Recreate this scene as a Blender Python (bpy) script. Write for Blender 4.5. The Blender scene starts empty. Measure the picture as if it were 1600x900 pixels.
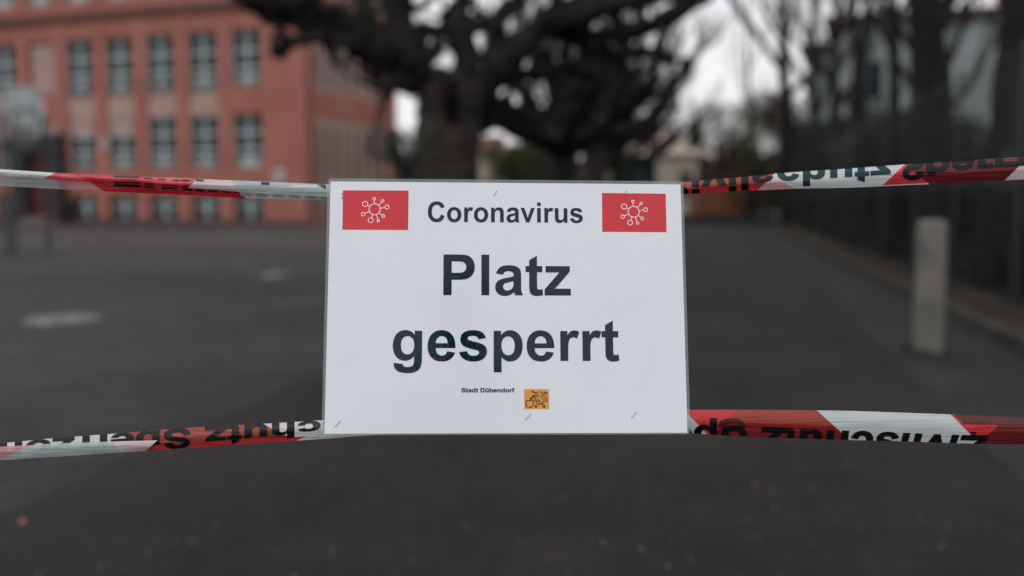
import bpy, bmesh, math, random
import numpy as np
from mathutils import Vector, Matrix, noise
from mathutils.geometry import tessellate_polygon
random.seed(7)
R_ = math.radians
sc = bpy.context.scene
C = sc.collection

# ------------------------------------------------------------------ camera, sky, sun, exposure
FPX = 1556.0; CAMZ = 1.15; PITCH = R_(5.07)
cam = bpy.data.cameras.new('camera'); camo = bpy.data.objects.new('camera', cam); C.objects.link(camo)
camo.location = (0, 0, CAMZ); camo.rotation_euler = (math.pi/2 - PITCH, 0, 0)
cam.sensor_width = 36; cam.lens = 35.01; cam.clip_start = 0.05; cam.clip_end = 2000
cam.dof.use_dof = True; cam.dof.focus_distance = 1.172; cam.dof.aperture_fstop = 1.95; cam.dof.aperture_blades = 9
sc.camera = camo
SUN_EL, SUN_AZ = R_(48), R_(205)      # azimuth clockwise from +Y: behind the camera, to the left
w = bpy.data.worlds.new('World'); sc.world = w; w.use_nodes = True
nt = w.node_tree; nt.nodes.clear()
sky = nt.nodes.new('ShaderNodeTexSky'); sky.sky_type = 'NISHITA'; sky.sun_disc = False
sky.sun_elevation = SUN_EL; sky.sun_rotation = SUN_AZ; sky.dust_density = 4; sky.air_density = 1.0
mixn = nt.nodes.new('ShaderNodeMix'); mixn.data_type = 'RGBA'; mixn.inputs[0].default_value = 0.90
nz = nt.nodes.new('ShaderNodeTexNoise'); nz.inputs['Scale'].default_value = 2.2; nz.inputs['Detail'].default_value = 5
rmp = nt.nodes.new('ShaderNodeValToRGB')
rmp.color_ramp.elements[0].position = .3; rmp.color_ramp.elements[0].color = (5.9, 5.9, 5.98, 1)
rmp.color_ramp.elements[1].position = .7; rmp.color_ramp.elements[1].color = (6.9, 6.75, 6.78, 1)
bg = nt.nodes.new('ShaderNodeBackground'); bg.inputs[1].default_value = 0.15
wo = nt.nodes.new('ShaderNodeOutputWorld')
tcw = nt.nodes.new('ShaderNodeTexCoord')
nt.links.new(tcw.outputs['Generated'], nz.inputs['Vector'])
nt.links.new(nz.outputs[0], rmp.inputs[0])
nt.links.new(sky.outputs[0], mixn.inputs[6]); nt.links.new(rmp.outputs[0], mixn.inputs[7])
nt.links.new(mixn.outputs[2], bg.inputs[0]); nt.links.new(bg.outputs[0], wo.inputs[0])
sun = bpy.data.lights.new('sun', 'SUN'); sun.energy = 0.5; sun.angle = R_(20); sun.color = (1, .96, .91)
suno = bpy.data.objects.new('sun', sun); C.objects.link(suno)
sd = Vector((math.sin(SUN_AZ)*math.cos(SUN_EL), math.cos(SUN_AZ)*math.cos(SUN_EL), math.sin(SUN_EL)))
suno.rotation_euler = sd.to_track_quat('Z', 'Y').to_euler()
sc.view_settings.view_transform = 'Standard'; sc.view_settings.look = 'None'
sc.view_settings.exposure = 0.09; sc.view_settings.gamma = 1.0
sc.render.engine = 'CYCLES'
sc.cycles.use_denoising = True
sc.cycles.max_bounces = 8; sc.cycles.transparent_max_bounces = 16

# ------------------------------------------------------------------ measuring helper
_cp, _sp = math.cos(PITCH), math.sin(PITCH)
def at(px, py, Y):
    """point at depth Y (metres in front of the camera) seen at a given pixel of the 1600x900 photograph"""
    a = (px-800)/FPX; b = -(py-450)/FPX
    d = Vector((a, _cp + b*_sp, -_sp + b*_cp))
    return Vector((0, 0, CAMZ)) + d*(Y/d.y)

# ------------------------------------------------------------------ materials
def mat(name, col, rough=.8, spec=.3, var=.0, vscale=3., bump=0., bscale=20., metal=0., col2=None, coat=0., stretch=None, dirt=None):
    m = bpy.data.materials.new(name); m.use_nodes = True
    t = m.node_tree; b = t.nodes['Principled BSDF']
    b.inputs['Base Color'].default_value = (*col, 1); b.inputs['Roughness'].default_value = rough
    b.inputs['Specular IOR Level'].default_value = spec; b.inputs['Metallic'].default_value = metal
    b.inputs['Coat Weight'].default_value = coat; b.inputs['Coat Roughness'].default_value = .04
    tc = t.nodes.new('ShaderNodeTexCoord'); vec = tc.outputs['Object']
    if stretch:
        mp = t.nodes.new('ShaderNodeMapping'); mp.inputs['Scale'].default_value = stretch
        t.links.new(vec, mp.inputs[0]); vec = mp.outputs[0]
    if var or col2:
        n = t.nodes.new('ShaderNodeTexNoise'); n.inputs['Scale'].default_value = vscale; n.inputs['Detail'].default_value = 6
        n.inputs['Roughness'].default_value = .6
        r = t.nodes.new('ShaderNodeValToRGB')
        c2 = col2 or tuple(c*(1+var) for c in col); c1 = col if col2 else tuple(c*(1-var) for c in col)
        r.color_ramp.elements[0].position = .35; r.color_ramp.elements[0].color = (*c1, 1)
        r.color_ramp.elements[1].position = .65; r.color_ramp.elements[1].color = (*c2, 1)
        t.links.new(vec, n.inputs['Vector']); t.links.new(n.outputs[0], r.inputs[0])
        t.links.new(r.outputs[0], b.inputs['Base Color'])
    if bump:
        n2 = t.nodes.new('ShaderNodeTexNoise'); n2.inputs['Scale'].default_value = bscale; n2.inputs['Detail'].default_value = 5
        bu = t.nodes.new('ShaderNodeBump'); bu.inputs['Strength'].default_value = bump; bu.inputs['Distance'].default_value = .02
        t.links.new(vec, n2.inputs['Vector']); t.links.new(n2.outputs[0], bu.inputs['Height'])
        t.links.new(bu.outputs[0], b.inputs['Normal'])
    return m

def laminate_mat(name, col, grain=.03, mirror_tint=0.):
    """printed paper under glossy, slightly wavy laminating film"""
    m = bpy.data.materials.new(name); m.use_nodes = True
    t = m.node_tree; b = t.nodes['Principled BSDF']
    b.inputs['Roughness'].default_value = .75; b.inputs['Specular IOR Level'].default_value = 0
    b.inputs['Coat Weight'].default_value = 1.0; b.inputs['Coat Roughness'].default_value = .03; b.inputs['Coat IOR'].default_value = 1.41
    tc = t.nodes.new('ShaderNodeTexCoord')
    n = t.nodes.new('ShaderNodeTexNoise'); n.inputs['Scale'].default_value = 900; n.inputs['Detail'].default_value = 2
    r = t.nodes.new('ShaderNodeValToRGB')
    r.color_ramp.elements[0].position = .3; r.color_ramp.elements[0].color = (*[c*(1-grain) for c in col], 1)
    r.color_ramp.elements[1].position = .7; r.color_ramp.elements[1].color = (*[min(c*(1+grain), .95) for c in col], 1)
    t.links.new(tc.outputs['Object'], n.inputs['Vector']); t.links.new(n.outputs[0], r.inputs[0]); t.links.new(r.outputs[0], b.inputs['Base Color'])
    if mirror_tint:  # bluish patches painted into the colour in place of dark reflections in the film
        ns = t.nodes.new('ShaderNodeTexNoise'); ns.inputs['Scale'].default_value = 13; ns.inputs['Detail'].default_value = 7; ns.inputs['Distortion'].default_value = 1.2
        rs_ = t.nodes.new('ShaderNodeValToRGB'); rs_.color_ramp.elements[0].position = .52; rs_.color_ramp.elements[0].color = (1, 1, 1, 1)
        rs_.color_ramp.elements[1].position = .60; rs_.color_ramp.elements[1].color = (1-mirror_tint, 1-mirror_tint*.45, 1-mirror_tint*.2, 1)
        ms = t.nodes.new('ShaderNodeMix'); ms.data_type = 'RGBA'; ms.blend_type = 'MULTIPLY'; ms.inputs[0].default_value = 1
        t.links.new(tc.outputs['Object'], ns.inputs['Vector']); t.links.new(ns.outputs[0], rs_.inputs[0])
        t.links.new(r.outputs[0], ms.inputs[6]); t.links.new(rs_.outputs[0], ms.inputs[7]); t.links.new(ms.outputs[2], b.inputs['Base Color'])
    n1 = t.nodes.new('ShaderNodeTexNoise'); n1.inputs['Scale'].default_value = 260; n1.inputs['Detail'].default_value = 3
    n2 = t.nodes.new('ShaderNodeTexNoise'); n2.inputs['Scale'].default_value = 14; n2.inputs['Detail'].default_value = 2
    b1 = t.nodes.new('ShaderNodeBump'); b1.inputs['Strength'].default_value = .28; b1.inputs['Distance'].default_value = .0004
    b2 = t.nodes.new('ShaderNodeBump'); b2.inputs['Strength'].default_value = .5; b2.inputs['Distance'].default_value = .0016
    t.links.new(tc.outputs['Object'], n1.inputs['Vector']); t.links.new(tc.outputs['Object'], n2.inputs['Vector'])
    t.links.new(n1.outputs[0], b1.inputs['Height']); t.links.new(n2.outputs[0], b2.inputs['Height'])
    t.links.new(b2.outputs[0], b1.inputs['Normal']); t.links.new(b1.outputs[0], b.inputs['Coat Normal'])
    return m

def film_mat(name, col, opaque=.8, transl=.35, tint=(1, 1, 1), rough=.2, bump=1.0, spec=.5):
    """thin plastic film: partly see-through, partly translucent, with long soft wrinkles"""
    m = bpy.data.materials.new(name); m.use_nodes = True
    t = m.node_tree; t.nodes.clear()
    out = t.nodes.new('ShaderNodeOutputMaterial')
    pb = t.nodes.new('ShaderNodeBsdfPrincipled'); pb.inputs['Base Color'].default_value = (*col, 1)
    pb.inputs['Roughness'].default_value = rough; pb.inputs['Specular IOR Level'].default_value = spec
    pb.inputs['Coat Weight'].default_value = .6 if spec > .45 else .15; pb.inputs['Coat Roughness'].default_value = .06
    tl = t.nodes.new('ShaderNodeBsdfTranslucent'); tl.inputs[0].default_value = (*col, 1)
    tr = t.nodes.new('ShaderNodeBsdfTransparent'); tr.inputs[0].default_value = (*tint, 1)
    m1 = t.nodes.new('ShaderNodeMixShader'); m1.inputs[0].default_value = transl
    m2 = t.nodes.new('ShaderNodeMixShader'); m2.inputs[0].default_value = opaque
    tc = t.nodes.new('ShaderNodeTexCoord'); mp = t.nodes.new('ShaderNodeMapping'); mp.inputs['Scale'].default_value = (7, 50, 130)
    n = t.nodes.new('ShaderNodeTexNoise'); n.inputs['Scale'].default_value = 1.0; n.inputs['Detail'].default_value = 6; n.inputs['Distortion'].default_value = .8
    bu = t.nodes.new('ShaderNodeBump'); bu.inputs['Strength'].default_value = bump; bu.inputs['Distance'].default_value = .003
    t.links.new(tc.outputs['Object'], mp.inputs[0]); t.links.new(mp.outputs[0], n.inputs['Vector'])
    t.links.new(n.outputs[0], bu.inputs['Height']); t.links.new(bu.outputs[0], pb.inputs['Normal']); t.links.new(bu.outputs[0], pb.inputs['Coat Normal'])
    t.links.new(pb.outputs[0], m1.inputs[1]); t.links.new(tl.outputs[0], m1.inputs[2])
    t.links.new(tr.outputs[0], m2.inputs[1]); t.links.new(m1.outputs[0], m2.inputs[2]); t.links.new(m2.outputs[0], out.inputs[0])
    return m

def ground_mat(name, c1, c2, c3, big=.35, rough=.75):
    """asphalt: fine aggregate grain plus broad worn patches"""
    m = bpy.data.materials.new(name); m.use_nodes = True
    t = m.node_tree; b = t.nodes['Principled BSDF']; b.inputs['Roughness'].default_value = rough
    b.inputs['Specular IOR Level'].default_value = .25
    tc = t.nodes.new('ShaderNodeTexCoord')
    n = t.nodes.new('ShaderNodeTexNoise'); n.inputs['Scale'].default_value = big; n.inputs['Detail'].default_value = 8; n.inputs['Roughness'].default_value = .62
    r = t.nodes.new('ShaderNodeValToRGB'); r.color_ramp.elements[0].position = .38; r.color_ramp.elements[0].color = (*c1, 1)
    r.color_ramp.elements[1].position = .62; r.color_ramp.elements[1].color = (*c2, 1)
    v = t.nodes.new('ShaderNodeTexVoronoi'); v.inputs['Scale'].default_value = 90
    r2 = t.nodes.new('ShaderNodeValToRGB'); r2.color_ramp.elements[0].position = .72; r2.color_ramp.elements[0].color = (0, 0, 0, 1)
    r2.color_ramp.elements[1].position = .95; r2.color_ramp.elements[1].color = (1, 1, 1, 1)
    mx = t.nodes.new('ShaderNodeMix'); mx.data_type = 'RGBA'
    t.links.new(tc.outputs['Object'], n.inputs['Vector']); t.links.new(n.outputs[0], r.inputs[0])
    t.links.new(tc.outputs['Object'], v.inputs['Vector']); t.links.new(v.outputs['Color'], r2.inputs[0])
    t.links.new(r2.outputs[0], mx.inputs[0]); t.links.new(r.outputs[0], mx.inputs[6]); mx.inputs[7].default_value = (*c3, 1)
    t.links.new(mx.outputs[2], b.inputs['Base Color'])
    bu = t.nodes.new('ShaderNodeBump'); bu.inputs['Strength'].default_value = .6; bu.inputs['Distance'].default_value = .004
    t.links.new(v.outputs[0], bu.inputs['Height']); t.links.new(bu.outputs[0], b.inputs['Normal'])
    n3 = t.nodes.new('ShaderNodeTexNoise'); n3.inputs['Scale'].default_value = 2.6; n3.inputs['Detail'].default_value = 5; n3.inputs['Distortion'].default_value = .6
    r3 = t.nodes.new('ShaderNodeValToRGB'); r3.color_ramp.elements[0].position = .36; r3.color_ramp.elements[0].color = (.62, .62, .63, 1)
    r3.color_ramp.elements[1].position = .66; r3.color_ramp.elements[1].color = (1.0, 1.0, 1.0, 1)
    mm_ = t.nodes.new('ShaderNodeMix'); mm_.data_type = 'RGBA'; mm_.blend_type = 'MULTIPLY'; mm_.inputs[0].default_value = 1
    t.links.new(tc.outputs['Object'], n3.inputs['Vector']); t.links.new(n3.outputs[0], r3.inputs[0])
    t.links.new(mx.outputs[2], mm_.inputs[6]); t.links.new(r3.outputs[0], mm_.inputs[7]); t.links.new(mm_.outputs[2], b.inputs['Base Color'])
    return m

M = dict(
    skin=mat('skin', (.5, .3, .22), .5, .4), coat=mat('dark_coat_cloth', (.015, .016, .02), .9, .2), hair=mat('dark_hair', (.02, .013, .01), .6, .3),
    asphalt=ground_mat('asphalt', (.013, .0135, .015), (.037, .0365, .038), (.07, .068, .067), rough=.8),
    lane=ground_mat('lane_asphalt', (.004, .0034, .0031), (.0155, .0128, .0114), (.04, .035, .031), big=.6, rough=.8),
    path=ground_mat('pavement_asphalt', (.012, .0118, .012), (.023, .0225, .0225), (.045, .043, .042), big=.5, rough=.8),
    mid_tone=ground_mat('mid_tone_asphalt', (.036, .034, .034), (.052, .049, .048), (.08, .076, .072), rough=.9),
    far_tone=ground_mat('forecourt_asphalt', (.058, .052, .050), (.078, .071, .067), (.11, .1, .09), rough=.9),
    concrete=mat('concrete', (.12, .12, .11), .9, .2, col2=(.19, .18, .165), vscale=4, bump=.3, bscale=40),
    kerb=mat('kerb_stone', (.028, .026, .024), .9, .2, col2=(.055, .05, .045), vscale=3, bump=.3, bscale=30),
    paint=mat('worn_road_paint', (.05, .05, .052), .8, .2, col2=(.24, .24, .25), vscale=7),
    salmon=mat('salmon_render', (.30, .118, .094), .9, .15, col2=(.375, .157, .127), vscale=.5, bump=.2, bscale=30),
    salmond=mat('dark_salmon_render', (.23, .08, .065), .9, .15, col2=(.27, .10, .08), vscale=1.2),
    beige=mat('beige_stone', (.35, .24, .205), .9, .15, col2=(.43, .31, .27), vscale=1.2, bump=.2, bscale=20),
    pinkp=mat('pinkish_panel', (.36, .25, .24), .85, .15, col2=(.42, .3, .29), vscale=2),
    cornice=mat('dark_cornice', (.11, .065, .055), .85, .2, var=.15),
    rooft=mat('brown_roof_tiles', (.1, .05, .04), .85, .2, var=.25, vscale=6),
    frame=mat('grey_window_frame', (.14, .18, .19), .5, .4),
    wpaint=mat('pale_window_paint', (.48, .56, .57), .5, .3),
    glass=mat('window_glass', (.004, .017, .021), .25, .15),
    curtain=mat('window_blind', (.36, .40, .41), .7, .3, var=.1),
    door=mat('dark_red_door', (.07, .012, .014), .5, .4, var=.2),
    darkst=mat('dark_stone', (.035, .035, .038), .8, .3, var=.2),
    metal=mat('galvanised_steel', (.18, .21, .22), .45, .5, var=.1, metal=.6),
    dmetal=mat('dark_painted_steel', (.02, .024, .028), .5, .5),
    board=mat('scratched_backboard', (.14, .19, .20), .3, .5, col2=(.55, .60, .60), vscale=9),
    bark=mat('plane_tree_bark', (.024, .021, .020), .95, .1, col2=(.056, .049, .045), vscale=5, bump=.8, bscale=9),
    bark2=mat('shaded_bark', (.014, .0125, .013), .95, .1, col2=(.030, .026, .025), vscale=6, bump=.6, bscale=12),
    twig=mat('twig_bark', (.03, .024, .022), .95, .1, col2=(.06, .047, .042), vscale=6),
    leaf=mat('dark_evergreen_leaf', (.012, .02, .017), .6, .3, col2=(.028, .038, .026), vscale=2),
    leafo=mat('olive_leaf', (.035, .042, .014), .7, .2, col2=(.07, .075, .028), vscale=2),
    leafb=mat('brown_dry_leaf', (.045, .032, .026), .8, .2, col2=(.085, .062, .05), vscale=2),
    white=mat('offwhite_render', (.20, .235, .24), .85, .2, col2=(.29, .335, .34), vscale=.8),
    cream=mat('cream_render', (.36, .31, .255), .85, .2, col2=(.43, .375, .31), vscale=.8),
    orange=mat('orange_painted_steel', (.16, .06, .032), .6, .3, col2=(.2, .08, .042), vscale=2),
    soil=mat('soil_verge', (.022, .018, .015), .95, .1, col2=(.05, .04, .03), vscale=3, bump=.8, bscale=10),
    paper=laminate_mat('laminated_white_paper', (.775, .805, .875), .012, mirror_tint=.035),
    red=laminate_mat('laminated_red_print', (.63, .036, .05), .10),
    amber=laminate_mat('laminated_amber_print', (.74, .34, .075), .06),
    ink=laminate_mat('laminated_black_print', (.001, .019, .024), .0),
    lwhite=laminate_mat('laminated_white_line', (.93, .88, .9), .0),
    staple=mat('staple_wire', (.5, .5, .52), .25, .5, metal=1),
    slot=mat('punched_slot', (.02, .03, .035), .6, .3),
    fwhite=film_mat('white_barrier_film', (.74, .76, .77), .9, .3),
    fclear=film_mat('thin_white_barrier_film', (.52, .56, .56), .5, .4, tint=(.8, .86, .86)),
    fteal=film_mat('thin_bluish_barrier_film', (.50, .60, .61), .85, .35),
    fpink=film_mat('pinkish_overlap_film', (.74, .36, .38), .85, .4),
    fred=film_mat('red_barrier_film', (.66, .035, .05), .95, .35, tint=(1, .1, .1)),
    fredl=film_mat('light_red_barrier_film', (.70, .10, .12), .9, .4, tint=(1, .2, .2)),
    fdred=film_mat('doubled_red_barrier_film', (.155, .016, .019), .98, .1, tint=(1, .05, .05), spec=.2),  # darker reds here paint in the light blocked where the film lies doubled
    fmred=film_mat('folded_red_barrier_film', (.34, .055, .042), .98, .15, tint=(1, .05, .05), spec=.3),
    fink=film_mat('black_tape_print', (.006, .008, .009), 1.0, .02, rough=.4, spec=.16),
    fcrim=film_mat('crimson_back_film', (.40, .010, .022), .96, .25, tint=(1, .05, .05)),
    fpinkc=film_mat('thin_pink_film', (.52, .24, .25), .7, .4, tint=(.9, .6, .6)),
    fpalepink=film_mat('pale_pink_film', (.74, .62, .64), .92, .3),
    fbluew=film_mat('cool_white_film', (.62, .69, .71), .95, .3),
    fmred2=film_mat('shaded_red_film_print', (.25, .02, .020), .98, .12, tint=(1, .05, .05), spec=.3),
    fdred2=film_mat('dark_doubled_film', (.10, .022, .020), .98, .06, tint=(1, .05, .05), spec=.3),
    fghost=film_mat('print_seen_through_white_film', (.22, .30, .31), .9, .3),
    finkt=film_mat('teal_black_tape_print', (.008, .045, .055), 1.0, .1, rough=.4, spec=.2),
    finkr=film_mat('print_seen_through_red_film', (.10, .010, .012), 1.0, .1, rough=.4, spec=.3),
)
def laminate_clear():
    m = bpy.data.materials.new('clear_laminate'); m.use_nodes = True
    t = m.node_tree; t.nodes.clear(); out = t.nodes.new('ShaderNodeOutputMaterial')
    tr = t.nodes.new('ShaderNodeBsdfTransparent'); tr.inputs[0].default_value = (.86, .93, .93, 1)
    pb = t.nodes.new('ShaderNodeBsdfPrincipled'); pb.inputs['Base Color'].default_value = (.55, .63, .63, 1); pb.inputs['Roughness'].default_value = .08
    mx = t.nodes.new('ShaderNodeMixShader'); mx.inputs[0].default_value = .20
    t.links.new(tr.outputs[0], mx.inputs[1]); t.links.new(pb.outputs[0], mx.inputs[2]); t.links.new(mx.outputs[0], out.inputs[0])
    return m
M['clear'] = laminate_clear()

# ------------------------------------------------------------------ object helpers
def tag(o, label=None, cat=None, group=None, kind=None):
    if label: o['label'] = label
    if cat: o['category'] = cat
    if group: o['group'] = group
    if kind: o['kind'] = kind
    return o
def empty(name, loc=(0, 0, 0), rz=0, label=None, cat=None, group=None):
    o = bpy.data.objects.new(name, None); C.objects.link(o); o.location = loc; o.rotation_euler = (0, 0, rz)
    return tag(o, label, cat, group)
class MB:
    def __init__(s): s.v = []; s.f = []; s.m = []
    def add(s, vs, fs, mi=0):
        n = len(s.v); s.v += [tuple(v) for v in vs]; s.f += [tuple(i+n for i in f) for f in fs]; s.m += [mi]*len(fs)
    def box(s, x0, x1, y0, y1, z0, z1, mi=0):
        s.add([(x0,y0,z0),(x1,y0,z0),(x1,y1,z0),(x0,y1,z0),(x0,y0,z1),(x1,y0,z1),(x1,y1,z1),(x0,y1,z1)],
              [(0,3,2,1),(4,5,6,7),(0,1,5,4),(1,2,6,5),(2,3,7,6),(3,0,4,7)], mi)
    def tube(s, pts, rad, sides=6, cap=True, mi=0):
        n = len(s.v); pts = [Vector(p) for p in pts]; N = len(pts)
        ref = Vector((0, 0, 1)) if abs((pts[-1]-pts[0]).normalized().z) < .9 else Vector((1, 0, 0))
        for i, p in enumerate(pts):
            d = (pts[min(i+1, N-1)]-pts[max(i-1, 0)])
            d = d.normalized() if d.length > 1e-9 else Vector((0, 0, 1))
            u = d.cross(ref)
            u = u.normalized() if u.length > 1e-6 else Vector((1, 0, 0)); v = d.cross(u); ref = u.cross(d)
            r = rad[i] if hasattr(rad, '__len__') else rad
            for k in range(sides):
                a = 2*math.pi*k/sides; q = p + u*(r*math.cos(a)) + v*(r*math.sin(a)); s.v.append((q.x, q.y, q.z))
        for i in range(N-1):
            for k in range(sides):
                a = n+i*sides+k; b = n+i*sides+(k+1) % sides
                s.f.append((a, b, b+sides, a+sides)); s.m.append(mi)
        if cap:
            s.f.append(tuple(n+k for k in range(sides))[::-1]); s.m.append(mi)
            s.f.append(tuple(n+(N-1)*sides+k for k in range(sides))); s.m.append(mi)
    def build(s, name, mats, parent=None, smooth=False, bevel=0):
        me = bpy.data.meshes.new(name); me.from_pydata(s.v, [], s.f)
        for m in (mats if isinstance(mats, (list, tuple)) else [mats]): me.materials.append(m)
        if any(s.m): me.polygons.foreach_set('material_index', s.m)
        if smooth: me.polygons.foreach_set('use_smooth', [True]*len(s.f))
        me.update()
        o = bpy.data.objects.new(name, me); C.objects.link(o)
        if parent: o.parent = parent
        if bevel:
            b = o.modifiers.new('bevel', 'BEVEL'); b.width = bevel; b.segments = 2
        return o
def boxo(name, m, parent, *b, bevel=0):
    q = MB(); q.box(*b); return q.build(name, m, parent, bevel=bevel)
def copy_tree(o, parent=None):
    c = o.copy(); C.objects.link(c)
    if parent: c.parent = parent
    for ch in o.children: copy_tree(ch, c)
    return c

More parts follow.
